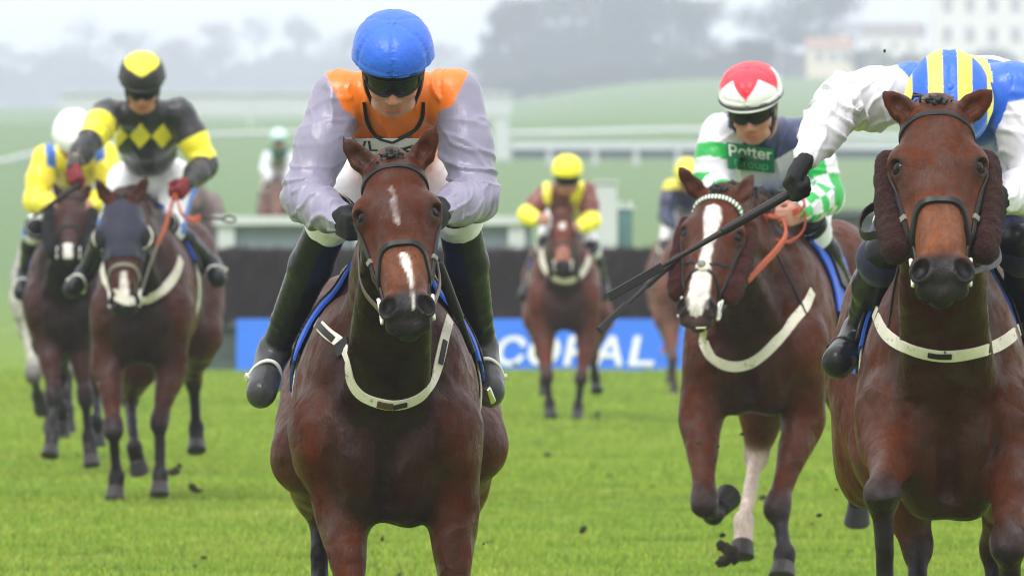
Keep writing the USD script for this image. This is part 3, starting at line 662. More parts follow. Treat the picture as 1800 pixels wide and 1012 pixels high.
# ------------------------------------------------------------------ jockeys
SKIN = V(.42, .21, .15)
class Rider:
    """One figure in a racing crouch. Joints are photo pixels with a depth in metres behind the horse's chest."""
    def __init__(s, label, d0, J, tilt=35, turn=0.0, lean=0.0, h=.012, skin=SKIN, group='jockeys riding in the race', hs=1.06, fist=None):
        s.d0, s.h = d0, h
        s.base = P(*J['pelvis'][:2], d0 + J['pelvis'][2]); s.root = thing('person', label, 'person', s.base, group)
        s.J = {k: P(x, y, d0 + b) - s.base for k, (x, y, b) in J.items()}
        j = s.J; s.skin = np.array(skin)
        t = math.radians(tilt); fy = V(0, -math.cos(t), -math.sin(t)); up = V(0, -math.sin(t), math.cos(t)); rx = V(1, 0, 0)
        Rz, Ry = rotz(math.radians(turn)), roty(math.radians(lean))
        s.x, s.f, s.up = Ry @ Rz @ rx, Ry @ Rz @ fy, Ry @ Rz @ up; s.hs = hs
        s.RH = np.stack([s.x, s.f, s.up], 1)
        s.hands_done = {}
        F = s.F = Field(h)
        s.head(F); s.torso(F, 0); 
        for q in 'LR': s.arm(F, q, 0); s.leg(F, q, 0)
        for q in 'LR':
            if 'hand' + q in j: s.hand(F, q, (fist or {}).get(q))
        F.grid(); v, f = F.mesh(2)
        c = F.colours(v, s.skin, .008); c *= (1 + .35 * (meshkit.fbm(v * 30, 3) - .5))[:, None]
        s.body = put('body', (v, f), 'skin', s.root, True, c)
    def H(s, x, y, z): return s.J['head'] + s.hs * (x * s.x + y * s.f + z * s.up)
    def head(s, F):
        H, R = s.H, s.RH; lip = s.skin * V(.86, .40, .42); cheek = s.skin * V(1.05, .80, .78)
        def e(x, y, z, a, b, c, k=.015, col=None, op=1): F.ell(H(x, y, z), V(a, b, c) * s.hs, R, k, col, op)
        e(0, -.01, .03, .076, .096, .09); e(0, .028, -.040, .061, .066, .085); e(0, .050, -.098, .036, .034, .026, .02)
        e(0, -.005, -.085, .052, .055, .04, .02)
        for q in (-1, 1):
            e(q * .040, .058, -.035, .026, .026, .020, .02, cheek); e(q * .077, -.008, -.022, .011, .024, .031, .006)
            e(q * .042, .035, -.085, .022, .035, .02, .02)
            e(q * .032, .092, .000, .020, .012, .012, .01, None, -1)
            e(q * .013, .092, -.044, .010, .011, .008, .006)
        F.cone(H(-.035, .078, .020), H(.035, .078, .020), .013, .013, .012)
        F.cone(H(0, .086, .004), H(0, .106, -.038), .0095, .0125, .012, cheek)
        F.cone(H(-.020, .083, -.070), H(.020, .083, -.070), .0075, .0075, .008, lip); F.cone(H(-.017, .083, -.081), H(.017, .083, -.081), .0085, .0085, .008, lip)
        if F.h < .008: F.cone(H(-.026, .093, -.0755), H(.026, .093, -.0755), .0022, .0022, .003, None, None, -1)
        F.cone(H(0, -.035, -.07), s.J['neck'], .056, .060, .03)
    def seg(s, a, b): return s.J[a], s.J[b]
    def torso(s, F, g, k=.05, cols=None):
        j = s.J; pv, l, r = j['pelvis'], j['shoulderL'], j['shoulderR']; ch = (l + r) / 2
        ax = unit(ch - pv); back = unit(np.cross(ax, unit(r - l))); back = back if back[2] > 0 else -back
        x = unit(r - l); s.back, s.ax = back, ax
        c1, c2 = cols or (None, None)
        m1, m2 = pv + .4 * (ch - pv) - back * .005, pv + .72 * (ch - pv) - back * .02
        R = np.stack([x, np.cross(ax, x), ax], 1)
        F.ell(pv, V(.155 + g, .115 + g, .12 + g), R, k, c1)
        F.ell(m1, V(.135 + g, .10 + g, .16), R, k, c1)
        F.ell(m2, V(.158 + g, .115 + g, .17), R, k, c1)
        F.cone(l * .93 + r * .07, r * .93 + l * .07, .060 + g, .060 + g, k, c2 if c2 is not None else c1)
        F.cone(ch + ax * .01, j['neck'], .075 + g, .062 + g, k, c2 if c2 is not None else c1)
    def arm(s, F, q, g, k=.03, cols=None, cuff=None, r=(.056, .045, .030)):
        a, e, w = (s.J[n + q] for n in ('shoulder', 'elbow', 'wrist')); c = cols or (None, None)
        F.cone(a, a + .5 * (e - a), r[0] + g, r[0] * .92 + g * 1.15, k, c[0]); F.cone(a + .5 * (e - a), e, r[0] * .92 + g * 1.15, r[1] + g * .95, k, c[0])
        F.cone(e, e + .55 * (w - e), r[1] + g * .9, .040 + g * .85, k, c[1]); F.cone(e + .55 * (w - e), w, .040 + g * .85, r[2] + (g if cuff is None else cuff), k, c[1])
    def leg(s, F, q, g, k=.03, part='all', col=None):
        j = s.J; hp, kn, an, to = (j[n + q] for n in ('hip', 'knee', 'ankle', 'toe'))
        if part in ('all', 'thigh'): F.cone(hp, kn, .092 + g, .055 + g, k, col)
        if part == 'thigh': F.cone(kn, kn + .01 * unit(an - kn), .054 + g, .050 + g, k, col)
        if part in ('all', 'shin'):
            F.cone(kn + (0 if part == 'all' else -.03) * unit(an - kn), kn + .35 * (an - kn), .056 + g, .058 + g, k, col); F.cone(kn + .35 * (an - kn), an, .058 + g, .036 + g, k, col)
        if part in ('all', 'shin'):
            d = unit(to - an); dn = unit(an - kn); heel = an + dn * .055 - d * .045; sd = unit(np.cross(d, dn))
            F.cone(an, heel, .036 + g, .030 + g, .02, col); F.cone(heel, to + dn * .03, .030 + g, .026 + g, .03, col); F.cone(an + d * .02, to, .036 + g, .021 + g, .03, col, squash=(dn, .80))
            F.cone(heel + d * .06, to + dn * .018 - d * .01, .034 + g, .034 + g, .03, col)
    def hand(s, F, q, fist=None, g=0.0, col=None):
        """Palm, four fingers closed round what is held, thumb over them. fist: (direction to the knuckles, from index to little finger, way the fingers close)."""
        j = s.J; w = j['wrist' + q]
        d = unit(j['hand' + q] - w)
        if fist is None: lat, c = V(0, .2, -1), V(1 if q == 'L' else -1, 0, 0)
        else: lat, c = (np.asarray(u, float) for u in fist[:2])
        lat = unit(lat - (lat @ d) * d); c = unit(c - (c @ d) * d - (c @ lat) * lat)
        R = np.stack([lat, d, c], 1); pc = w + d * .052
        F.cone(w - d * .01, pc, .026 + g, .030 + g, .02, col, squash=(c, .8)); F.box(pc + d * .004, V(.040, .044, .016) + g, R, .012, .015, col)
        for i in range(4):
            k0 = w + d * (.094 - .004 * abs(i - 1.2)) + lat * (i - 1.5) * .0195; L = (.040, .044, .041, .032)[i]; p = k0; r = (.0105, .0105, .010, .009)[i] + g
            for n, (an, le) in enumerate(((55, L), (150, L * .72), (215, L * .5))):
                an = math.radians(an); e = p + le * (math.cos(an) * d + math.sin(an) * c); F.cone(p, e, r, r * .94, .004, col); p = e; r *= .94
        b = w + d * .030 - lat * .034; m = b + .040 * unit(d * .75 - lat * .45 + c * .55); e = m + .034 * unit(d * .45 + lat * .25 + c * .9)
        F.cone(w + d * .02 - lat * .015, b, .018 + g, .015 + g, .012, col); F.cone(b, m, .0135 + g, .0115 + g, .006, col); F.cone(m, e, .0115 + g, .0095 + g, .004, col)
        s.hands_done[q] = w + d * .085 + c * .030
    # ---- clothes
    def limb_coords(s, v):
        """Which limb a point lies on (0 torso, 1 left arm, 2 right arm), the distance along it and the angle round it."""
        j = s.J; segs = [(0, j['pelvis'], (j['shoulderL'] + j['shoulderR']) / 2, 0, .13)]
        for i, q in ((1, 'L'), (2, 'R')):
            a, e, w = (j[n + q] for n in ('shoulder', 'elbow', 'wrist')); l = np.linalg.norm(e - a); segs += [(i, a, e, 0, .06), (i, e, w, l, .05)]
        best = np.full(len(v), 9.0); which = np.zeros(len(v), int); t_ = np.zeros(len(v)); ph = np.zeros((len(v), 2))
        for i, a, b, t0, r in segs:
            ab = b - a; L = np.linalg.norm(ab); t = np.clip((v - a) @ ab / L ** 2, 0, 1); o = v - a - t[:, None] * ab; dd = np.linalg.norm(o, axis=1)
            m = dd - r < best
            ref = unit(np.cross(ab, V(0, 1, .2))); r2 = unit(np.cross(ab, ref)); o = o / np.maximum(dd, 1e-6)[:, None]
            best = np.where(m, dd - r, best); which = np.where(m, i, which); t_ = np.where(m, t0 + t * L, t_)
            ph[m] = np.stack([o @ ref, o @ r2], 1)[m]
        return which, t_, ph
    def silks(s, colf, g=.013, ga=.024, amp=.006, h=None, body=None, shoulder=None, sleeves=None, name='silks', freq=14, cuff=.008, hem=None):
        h = h or s.h; F = s.S = Field(h); s.torso(F, g, .05, (body, shoulder))
        for q in 'LR': s.arm(F, q, ga, .035, sleeves, cuff)
        F.grid(.04); v, f = F.mesh(2)
        # open at the hem and the neck: trim what lies behind the waist
        which, t, ph = s.limb_coords(v); n = vnormals(v, f)
        al = np.where(which > 0, 1.0, .0)
        ang = np.arctan2(ph[:, 1], ph[:, 0])
        lo = meshkit.fbm(v * 7.0, 2, 3); lo2 = meshkit.fbm(v * 9.0, 2, 31); lo3 = meshkit.fbm(v * 4.5, 2, 17)
        def crease(phase): return np.exp(-(np.sin(phase) / .36) ** 2) - .22
        L1 = np.where(which == 1, np.linalg.norm(s.J['elbowL'] - s.J['shoulderL']), np.linalg.norm(s.J['elbowR'] - s.J['shoulderR']))
        nearelbow = .45 + .9 * np.exp(-((t - L1) / .13) ** 2)
        arm = crease(math.pi * (t * freq + .55 * np.sin(ang + which * 2.1) + 1.5 * lo)) * np.clip(lo3 * 2.6 - .75, .0, 1.2) * nearelbow
        arm += .7 * crease(math.pi * (t * freq * .5 - 1.1 * np.sin(ang + 1.0) + 1.6 * lo2 + 1.3)) * np.clip(lo3 * 2.4 - .6, 0, 1.2)
        tor = crease(math.pi * ((v @ unit(s.J['shoulderR'] - s.J['shoulderL'])) * 13 + 1.6 * lo + t * 2)) * np.clip(lo2 * 2.4 - .5, 0, 1.2)
        sag = .014 * np.clip(-n[:, 2], 0, 1) * (which > 0) * np.clip(1 - np.abs(t - L1 * .6) / .3, 0, 1)
        v = v + n * (amp * np.where(which > 0, arm, .7 * tor))[:, None] - V(0, 0, 1) * sag[:, None]
        c = colf(s, v, which, t, ph, F) if colf else F.colours(v, V(.5, .5, .5), .004)
        s.sv, s.sf = v, f
        return put(name, (v, f), 'silk', s.root, True, np.clip(c, .003, 1))
    def prim_col(s, F, v, sharp=.003): return F.colours(v, V(.5, .5, .5), sharp)
    def breeches(s, col=V(.74, .74, .76), stripe=None, knee=None):
        F = Field(s.h); j = s.J; 
        F.ell(j['pelvis'] + s.ax * -.01, V(.17, .14, .15), None, .05)
        for q in 'LR': s.leg(F, q, .013, .05, 'thigh')
        F.cone(j['hipL'], j['hipR'], .10, .10, .05)
        F.grid(); v, f = F.mesh(2); n = vnormals(v, f)
        v = v + n * ((np.abs(2 * meshkit.fbm(v * V(16, 9, 9), 3, 4) - 1) - .3) * .008)[:, None]
        c = np.tile(np.array(col), (len(v), 1))
        if knee is not None:
            for q in 'LR':
                d = np.linalg.norm(v - j['knee' + q], axis=1); c[d < .15] = knee
        if stripe is not None:
            for q, sg in (('L', -1), ('R', 1)):
                a, b = j['hip' + q], j['knee' + q]; o = v - a - np.clip((v - a) @ (b - a) / ((b - a) @ (b - a)), 0, 1)[:, None] * (b - a)
                m = (o[:, 0] * sg > .055) & (np.abs(o[:, 2] * 1 + .0) < .03); c[m] = stripe
        return put('breeches', (v, f), 'breeches', s.root, True, c)
    def boots(s, mat='boot', toe=None, cuffs=True):
        for q in 'LR':
            j = s.J; F = Field(min(s.h, .010)); s.leg(F, q, .008, .02, 'shin'); F.grid(); v, f = F.mesh(2)
            n = vnormals(v, f); an, kn = j['ankle' + q], j['knee' + q]; d = np.linalg.norm(v - an - (kn - an) * .12, axis=1)
            u = (v - an) @ unit(kn - an)
            v = v + n * (np.exp(-(d / .11) ** 2) * .010 * (np.abs(2 * meshkit.fbm(np.stack([u * 34, v[:, 0] * 4, v[:, 1] * 4], 1), 2) - 1) - .2))[:, None]
            cb = np.tile(V(.010, .010, .011), (len(v), 1))
            if toe is not None:
                sg = -1 if q == 'L' else 1; m = (np.clip((.045 - u) / .01, 0, 1) * np.clip((sg * (v[:, 0] - an[0]) + .022 + .25 * (u + .06)) / .008, 0, 1))[:, None]; cb = cb * (1 - m) + np.asarray(toe) * m
            b = put('boot', (v, f), mat, s.root, True, cb)
            if cuffs and s.h < .02:
                ax = unit(an - kn); a = np.linspace(0, 2 * math.pi, 28, endpoint=False); e1 = unit(np.cross(ax, V(0, 1, .3))); e2 = np.cross(ax, e1)
                r = np.array([.071, .0715]); rings = np.stack([kn + ax * t + rr * (np.cos(a)[:, None] * e1 + np.sin(a)[:, None] * e2) for t, rr in ((-.055, .0745), (.01, .073))])
                bt = sheet(rings, .005, True); put('boot_top', bt, mat, b, True, np.tile(V(.010, .010, .011), (len(bt[0]), 1)))
    def stirrup(s, q, horse_pt=None, mat='white_bit'):
        j = s.J; d = unit(j['toe' + q] - j['ankle' + q]); dn = unit(j['ankle' + q] - j['knee' + q]); sd = unit(np.cross(d, dn))
        c = j['ankle' + q] + .55 * (j['toe' + q] - j['ankle' + q]) + dn * .05
        a = np.linspace(-.2, math.pi + .2, 22); p = c + .050 * np.cos(a)[:, None] * sd - .092 * np.sin(a)[:, None] * dn * 1.0
        return join(tube(p, .0055, 8), tube(np.array([c - .062 * sd, c + .062 * sd]), .009, 8)), c - dn * .105
    def gloves(s, mat='glove', cuff_col=None, which='LR', fist=None):
        for q in which:
            F = Field(min(.005, s.h)); s.hand(F, q, (fist or {}).get(q), .003)
            w, e = s.J['wrist' + q], s.J['elbow' + q]; F.cone(w, w + .05 * unit(e - w), .034, .037, .01)
            F.grid(); v, f = F.mesh(1); put('glove', (v, f), mat, s.root, True)
    def cap(s, colf, mat='cap_cover', rx=.108, ry=.129, rz=.105, peak=.010, button=True, seed=0, rim=True, low=.004, puff=.004, crease=6, n=(72, 150), back=True):
        """The skull cap in its cover: a domed sheet with seams, a rolled edge and a button."""
        nt, na = n; a = np.linspace(0, 2 * math.pi, na, endpoint=False); t = np.linspace(0.02, 1, nt)
        A, T_ = np.meshgrid(a, t); c0 = V(0, -.010, .048)
        th = T_ * math.radians(96)
        r = np.sin(th); z = np.cos(th)
        e = 2.7; rr = (np.abs(np.sin(th)) ** e + np.abs(np.cos(th)) ** e) ** (-1 / e)
        X, Y, Z = rx * r * rr * np.sin(A), ry * r * rr * np.cos(A), rz * z * rr
        Z = np.where(T_ > .8, np.maximum(Z, -low - .02 * np.clip(-Y / ry, -1, 1)), Z)
        seam = np.abs(((A / (2 * math.pi) * crease + .5) % 1) - .5) / crease * 2 * math.pi * np.sin(np.minimum(th, 1.57))
        bulge = 1 + .030 * np.clip(seam / .12, 0, 1) * (T_ > .05) + puff * 8 * (meshkit.fbm(np.stack([X * 40, Y * 40, Z * 14], -1), 3, seed) - .5) * np.clip(T_ * 3, 0, 1)
        pts = np.stack([X * bulge, Y * bulge, Z * (1 + .012 * np.clip(seam / .1, 0, 1))], -1)
        pk = np.exp(-(seam / .10) ** 2) * np.clip((T_ - .15) * 4, 0, 1); rid = np.abs(2 * meshkit.fbm(np.stack([A * 3, T_ * 34, A * 0], -1), 2, seed + 5) - 1) - .3
        pts = pts * (1 + .042 * pk * rid + .010 * np.exp(-((T_ - .86 - .02 * np.sin(A * 3)) / .03) ** 2) - .008 * np.exp(-((T_ - .80 - .02 * np.sin(A * 3)) / .03) ** 2))[..., None]
        lip = np.clip((T_ - .90) / .1, 0, 1); pts[..., :2] *= (1 + .030 * np.sin(lip * math.pi))[..., None]
        L = pts + c0; w = np.array([s.H(*p) for p in L.reshape(-1, 3)]).reshape(L.shape)
        v, f = sheet(w, .006, True)
        v = np.vstack([v, s.H(*(c0 + V(0, 0, rz * 1.004)))]); k = len(v) - 1
        f = np.vstack([f, [(j, k, (j + 1) % na)[::-1] for j in range(na)]])
        if trimesh.Trimesh(v, f, process=False).volume < 0: f = f[:, ::-1]
        loc = np.vstack([pts.reshape(-1, 3)] * 2 + [V(0, 0, rz)]); 
        col = colf(loc / V(rx, ry, rz), np.concatenate([A.ravel(), A.ravel(), [0]]), np.concatenate([T_.ravel(), T_.ravel(), [0]]))
        c = put('cap', (v, f), mat, s.root, True, col)
        s.capc = c
        if button: put('button', ball(s.H(*(c0 + V(0, 0, rz * 1.02))), (.014, .014, .008), s.RH), mat, c, True, np.tile(col[0], (162, 1)))
        # the hard shell showing under the cover, with the padded harness
        F = Field(min(s.h, .007)); F.ell(s.H(*(c0 + V(0, -.004, -.012))), V(rx * .955, ry * .94, rz * .95), s.RH, .01)
        F.ell(s.H(0, .115, -.052), V(.088, .15, .078), s.RH, .015, None, -1); F.box(s.H(0, 0, -.175), V(.3, .3, .145), s.RH, .01, .01, None, -1)
        F.grid(); v, f = F.mesh(2)
        put('skull_cap', (v, f), 'helmet_black', s.root, True)
        return c
    def peak(s, col=None, mat='cap_cover', z=.038, w=70, out=.030, drop=.008, rx=.109, ry=.127):
        a = np.radians(np.linspace(-w, w, 50)); o = np.linspace(0, 1, 6)
        A, O = np.meshgrid(a, o); k = out * O * np.cos(A / math.radians(w) * math.pi / 2) ** .6
        L = np.stack([(rx + k) * np.sin(A), -.010 + (ry + k) * np.cos(A), z - drop * O + .048 - .040 + 0 * A], -1)
        w_ = np.array([s.H(*p) for p in L.reshape(-1, 3)]).reshape(L.shape); v, f = sheet(w_, .005)
        put('peak', (v, f), mat, s.capc, True, np.tile(np.array(col), (len(v), 1)))
    def harness(s, mat='helmet_black'):
        """Straps from the cap past the ears to the chin."""
        B = thing_part('harness', s.root); cup = []
        for q in (-1, 1):
            for (x0, y0, z0), (x1, y1, z1), w in (((.084, .030, .01), (.060, .030, -.100), .020), ((.088, -.03, .01), (.062, .026, -.100), .018)):
                m = V((x0 + x1) / 2 * 1.03 + .004, (y0 + y1) / 2, (z0 + z1) / 2)
                pts = spline([s.H(q * x0, y0, z0), s.H(q * m[0], m[1], m[2]), s.H(q * x1, y1, z1)], .01); n = q * s.x
                put('strap', sweep(pts, n + .35 * s.f, w, .008), mat, B, 40)
        p = spline([s.H(-.060, .026, -.100), s.H(-.035, .020, -.122), s.H(0, .018, -.128), s.H(.035, .020, -.122), s.H(.060, .026, -.100)], .008)
        put('chin_strap', sweep(p, s.f - .9 * s.up, .014, .005), mat, B, 40)
    def goggles(s, tint='lens', frame='helmet_black', z=.004, hgt=.052, wide=63, badge=None):
        G = thing_part('goggles', s.root)
        a = np.radians(np.linspace(-wide, wide, 60)); u = np.linspace(-1, 1, 14); A, U = np.meshgrid(a, u)
        notch = .55 * np.exp(-(A / .16) ** 2); lo = np.where(U < 0, 1 - notch, 1.0) * (1 - .35 * (np.abs(A) / a[-1]) ** 3)
        L = np.stack([.084 * np.sin(A), .010 + .098 * np.cos(A) - .004 * U ** 2, z + U * hgt / 2 * lo], -1)
        w = np.array([s.H(*p) for p in L.reshape(-1, 3)]).reshape(L.shape)
        put('lens', sheet(w, .004), tint, G, True)
        rim = np.vstack([w[0], w[1:, -1], w[-1, ::-1][1:], w[::-1, 0][1:-1]]); put('frame', tube(rim, .0042, 6, True), frame, G, True)
        for q in (-1, 1):
            p = spline([s.H(q * .078, .050, z), s.H(q * .085, .030, z + .006), s.H(q * .089, .0, z + .016)], .008); put('band', sweep(p, q * s.x, .020, .004), frame, G, 40)
    def decal(s, quad, name, mat, col, lift=.013, grid=(40, 24)):
        """A flat print on the silks between four photo points (top left, top right, bottom right, bottom left)."""
        q = np.array(quad, float); a, b = np.meshgrid(np.linspace(0, 1, grid[0]), np.linspace(0, 1, grid[1]))
        pts = ((1 - b)[..., None] * ((1 - a)[..., None] * q[0] + a[..., None] * q[1]) + b[..., None] * ((1 - a)[..., None] * q[3] + a[..., None] * q[2]))
        w = s.on_silks(pts.reshape(-1, 2), lift).reshape(pts.shape[:2] + (3,))
        v, f = sheet(w[:, ::-1] if False else w, .002)
        nn = vnormals(v[:w.shape[0] * w.shape[1]], f[:2]); 
        put(name, (v, f[:, ::-1]), mat, s.root, True, np.tile(np.array(col), (len(v), 1)))
    def on_silks(s, px, lift):
        o = np.array([P(x, y, s.d0 - 1.2) for x, y in px]) - s.base; d = np.array([unit(P(x, y, s.d0) - EYE) for x, y in px])
        p = s.S.cast(o, d, 3.2)
        bad = np.isnan(p[:, 0])
        if bad.any() and (~bad).any(): p[bad] = o[bad] + d[bad] * np.median(((p - o) * d)[~bad].sum(1))
        return p - d * lift
    def lettering(s, text, quad, name, mat, col, lift=.017, bold=True):
        m = meshkit.text_mesh(text, 1.0, .01, bold); v, f = np.array(m.vertices), np.array(m.faces)
        for _ in range(2):
            v, f = trimesh.remesh.subdivide(v, f)
        b0, b1 = v.min(0), v.max(0); a, b = (v[:, 0] - b0[0]) / (b1[0] - b0[0]), 1 - (v[:, 1] - b0[1]) / (b1[1] - b0[1])
        q = np.array(quad, float)
        px = (1 - b)[:, None] * ((1 - a)[:, None] * q[0] + a[:, None] * q[1]) + b[:, None] * ((1 - a)[:, None] * q[3] + a[:, None] * q[2])
        o = np.array([P(x, y, s.d0 - 1.2) for x, y in px]) - s.base; d = np.array([unit(P(x, y, s.d0) - EYE) for x, y in px])
        w = s.on_silks(px, lift) - d * (v[:, 2] * .1)[:, None]
        put(name, (w, f), mat, s.root, False, np.tile(np.array(col), (len(w), 1)))

# ------------------------------------------------------------------ ground
def build_ground():
    ys = np.concatenate([np.linspace(-30, 25, 12), np.arange(26, 200, 1.0), np.geomspace(200, 6000, 120)])
    k = np.linspace(-1, 1, 121); k = np.sign(k) * np.abs(k) ** 1.6
    X = k[None, :] * np.maximum(120, ys * .9)[:, None]; Y = np.repeat(ys[:, None], len(k), 1)
    Z = ground_z(X, Y) + .018 * (meshkit.fbm(np.stack([X * .8, Y * .8, 0 * X], -1), 3) - .5)
    v = np.stack([X, Y, Z], -1).reshape(-1, 3); n = len(k); f = []
    i, j = np.meshgrid(np.arange(len(ys) - 1), np.arange(n - 1), indexing='ij'); a = (i * n + j).ravel()
    f = np.vstack([np.stack([a, a + 1, a + n + 1], 1), np.stack([a, a + n + 1, a + n], 1)])
    nodes = {'g': ('geometry', {}), 'n1': ('noise_texture', {'scale': .35, 'detail': 6.0, 'roughness': .65}), 'n2': ('noise_texture', {'scale': 3.5, 'detail': 6.0, 'roughness': .7}),
             'n3': ('noise_texture', {'scale': 40.0, 'detail': 5.0, 'roughness': .7}),
             'r1': ('rgb_ramp', {'ramp': [(.3, (.112, .188, .016)), (.5, (.150, .242, .020)), (.7, (.190, .282, .032))]}),
             'r2': ('rgb_ramp', {'ramp': [(.25, (.45, .45, .35)), (.45, (1, 1, 1)), (.7, (1.18, 1.12, 1.05))]}),
             'm': ('mix_color', {'blend_type': 'multiply', 'fac': .9, 'use_clamp': False}),
             'r3': ('rgb_ramp', {'ramp': [(.3, (.55, .55, .5)), (.6, (1.1, 1.1, 1.1))]}), 'm2': ('mix_color', {'blend_type': 'multiply', 'fac': .6, 'use_clamp': False}),
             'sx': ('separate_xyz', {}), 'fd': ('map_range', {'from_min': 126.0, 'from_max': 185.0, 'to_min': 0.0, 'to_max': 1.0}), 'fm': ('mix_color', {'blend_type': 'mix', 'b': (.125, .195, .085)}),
             'b': ('bump', {'strength': .7, 'distance': .03}), 'p': ('principled_bsdf', {'roughness': .85, 'specular_ior_level': .15})}
    M = usdkit.material(stage, '/World/Looks/turf', nodes, [('g.position', 'n1.vector'), ('g.position', 'n2.vector'), ('g.position', 'n3.vector'), ('n1.fac', 'r1.fac'), ('n2.fac', 'r2.fac'), ('n3.fac', 'r3.fac'),
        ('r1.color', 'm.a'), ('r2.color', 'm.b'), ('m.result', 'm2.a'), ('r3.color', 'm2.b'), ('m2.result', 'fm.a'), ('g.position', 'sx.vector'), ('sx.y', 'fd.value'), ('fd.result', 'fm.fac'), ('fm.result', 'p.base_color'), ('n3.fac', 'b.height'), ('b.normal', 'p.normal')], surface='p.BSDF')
    p = put('ground', (v, f), M, None, True); tag(p, 'green turf of the racecourse rising to a grassy bank', None, None, 'structure')
build_ground()

def build_grass():
    rng = np.random.default_rng(7); protos = []
    pi_path = '/World/grass'; pi = UsdGeom.PointInstancer.Define(stage, pi_path); tag(pi_path, 'short bright green grass blades covering the track', 'grass', None, 'stuff')
    for k in range(5):
        V_, F_, C_ = [], [], []
        for i in range(90):
            r = .20 * math.sqrt(rng.random()); a = rng.uniform(0, 6.28); x, y = r * math.cos(a), r * math.sin(a); h = rng.uniform(.018, .042) * (1.5 if k == 4 else 1); w = rng.uniform(.005, .009)
            t = rng.uniform(0, 6.28); l = rng.uniform(.1, .8) * h; d = V(math.cos(t), math.sin(t), 0); sd = V(-d[1], d[0], 0) * w / 2; b = V(x, y, -.008); n = len(V_)
            V_ += [b - sd, b + sd, b + d * l * .35 + V(0, 0, h * .6) - sd * .8, b + d * l * .35 + V(0, 0, h * .6) + sd * .8, b + d * l + V(0, 0, h)]
            F_ += [(n, n + 1, n + 3), (n, n + 3, n + 2), (n + 2, n + 3, n + 4)]
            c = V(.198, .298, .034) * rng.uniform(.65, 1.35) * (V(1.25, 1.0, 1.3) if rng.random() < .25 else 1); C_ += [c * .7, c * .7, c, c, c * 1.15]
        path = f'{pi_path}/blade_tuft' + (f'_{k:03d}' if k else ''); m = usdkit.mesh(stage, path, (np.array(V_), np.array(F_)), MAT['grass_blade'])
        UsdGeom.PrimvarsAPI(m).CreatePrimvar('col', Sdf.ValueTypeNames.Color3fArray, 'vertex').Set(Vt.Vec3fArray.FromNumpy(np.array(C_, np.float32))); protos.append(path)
    pos, sc, idx = [], [], []
    for y0, y1, den, s0 in ((36, 44, 14, 1.0), (44, 60, 22, 1.0), (60, 78, 16, 1.05), (78, 100, 9, 1.3), (100, 124, 6, 1.5)):
        wmax = .0475 * y1 + 2.2; n = int((y1 - y0) * 2 * wmax * den); y = rng.uniform(y0, y1, n); x = rng.uniform(-wmax, wmax, n); ok = np.abs(x) < .0475 * y + 2.2; x, y = x[ok], y[ok]
        thin = meshkit.fbm(np.stack([x * .9, y * .35, 0 * x], -1), 3, 5); ok = thin > .0; x, y, thin = x[ok], y[ok], thin[ok]
        pos.append(np.stack([x, y, ground_z(x, y) + .006], 1)); sc.append(s0 * rng.uniform(.6, 1.2, len(x)) * (.6 + .9 * thin)); idx.append(np.where(rng.random(len(x)) < .1, 4, rng.integers(0, 4, len(x))))
    pos, sc, idx = np.vstack(pos), np.concatenate(sc), np.concatenate(idx); a = rng.uniform(0, math.pi, len(pos))
    pi.CreatePrototypesRel().SetTargets([Sdf.Path(p) for p in protos]); pi.CreateProtoIndicesAttr(Vt.IntArray.FromNumpy(idx.astype(np.int32)))
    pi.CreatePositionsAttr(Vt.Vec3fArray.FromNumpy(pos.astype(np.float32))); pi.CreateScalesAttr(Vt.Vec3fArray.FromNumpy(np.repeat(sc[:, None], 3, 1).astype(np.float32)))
    pi.CreateOrientationsAttr(Vt.QuathArray([Gf.Quath(float(math.cos(q)), 0, 0, float(math.sin(q))) for q in a]))
MAT['grass_blade'] = usdkit.material(stage, '/World/Looks/grass_blade', {'a0': ('attribute', {'attribute': 'col'}), 'g': ('geometry', {}), 'n': ('noise_texture', {'scale': .55, 'detail': 6.0, 'roughness': .68}), 'r': ('rgb_ramp', {'ramp': [(.28, (.62, .70, .75)), (.42, (.9, .97, .9)), (.55, (1.03, 1.0, 1.0)), (.72, (1.32, 1.14, 1.7))]}), 'a': ('mix_color', {'blend_type': 'multiply', 'fac': 1.0, 'use_clamp': False}), 'd': ('principled_bsdf', {'roughness': .6, 'specular_ior_level': .2}), 't': ('translucent_bsdf', {}), 'm': ('mix_closure', {'fac': .35})},
    [('g.position', 'n.vector'), ('n.fac', 'r.fac'), ('a0.color', 'a.a'), ('r.color', 'a.b'), ('a.result', 'd.base_color'), ('a.result', 't.color'), ('d.BSDF', 'm.closure1'), ('t.BSDF', 'm.closure2')], surface='m.closure')
build_grass()
def loose_turf():
    rng = np.random.default_rng(21); ms = []
    for i in range(130):
        y = rng.uniform(46, 118); x = rng.uniform(-1, 1) * (.0475 * y + 1); r = rng.uniform(.006, .018) * (1 if rng.random() < .85 else 1.8); m = trimesh.creation.icosphere(1, 1.0); n = meshkit.noise(m.vertices * 2 + i)
        ms.append((m.vertices * (.5 + n)[:, None] * r * V(1.4, 1.2, .7) + V(x, y, float(ground_z(x, y)) + rng.uniform(.01, .03)), np.array(m.faces)))
    p = put('loose_turf', join(*ms), 'mud', None, False); tag(p, 'scattered crumbs of dark soil kicked out over the grass', 'soil', None, 'stuff')
loose_turf()

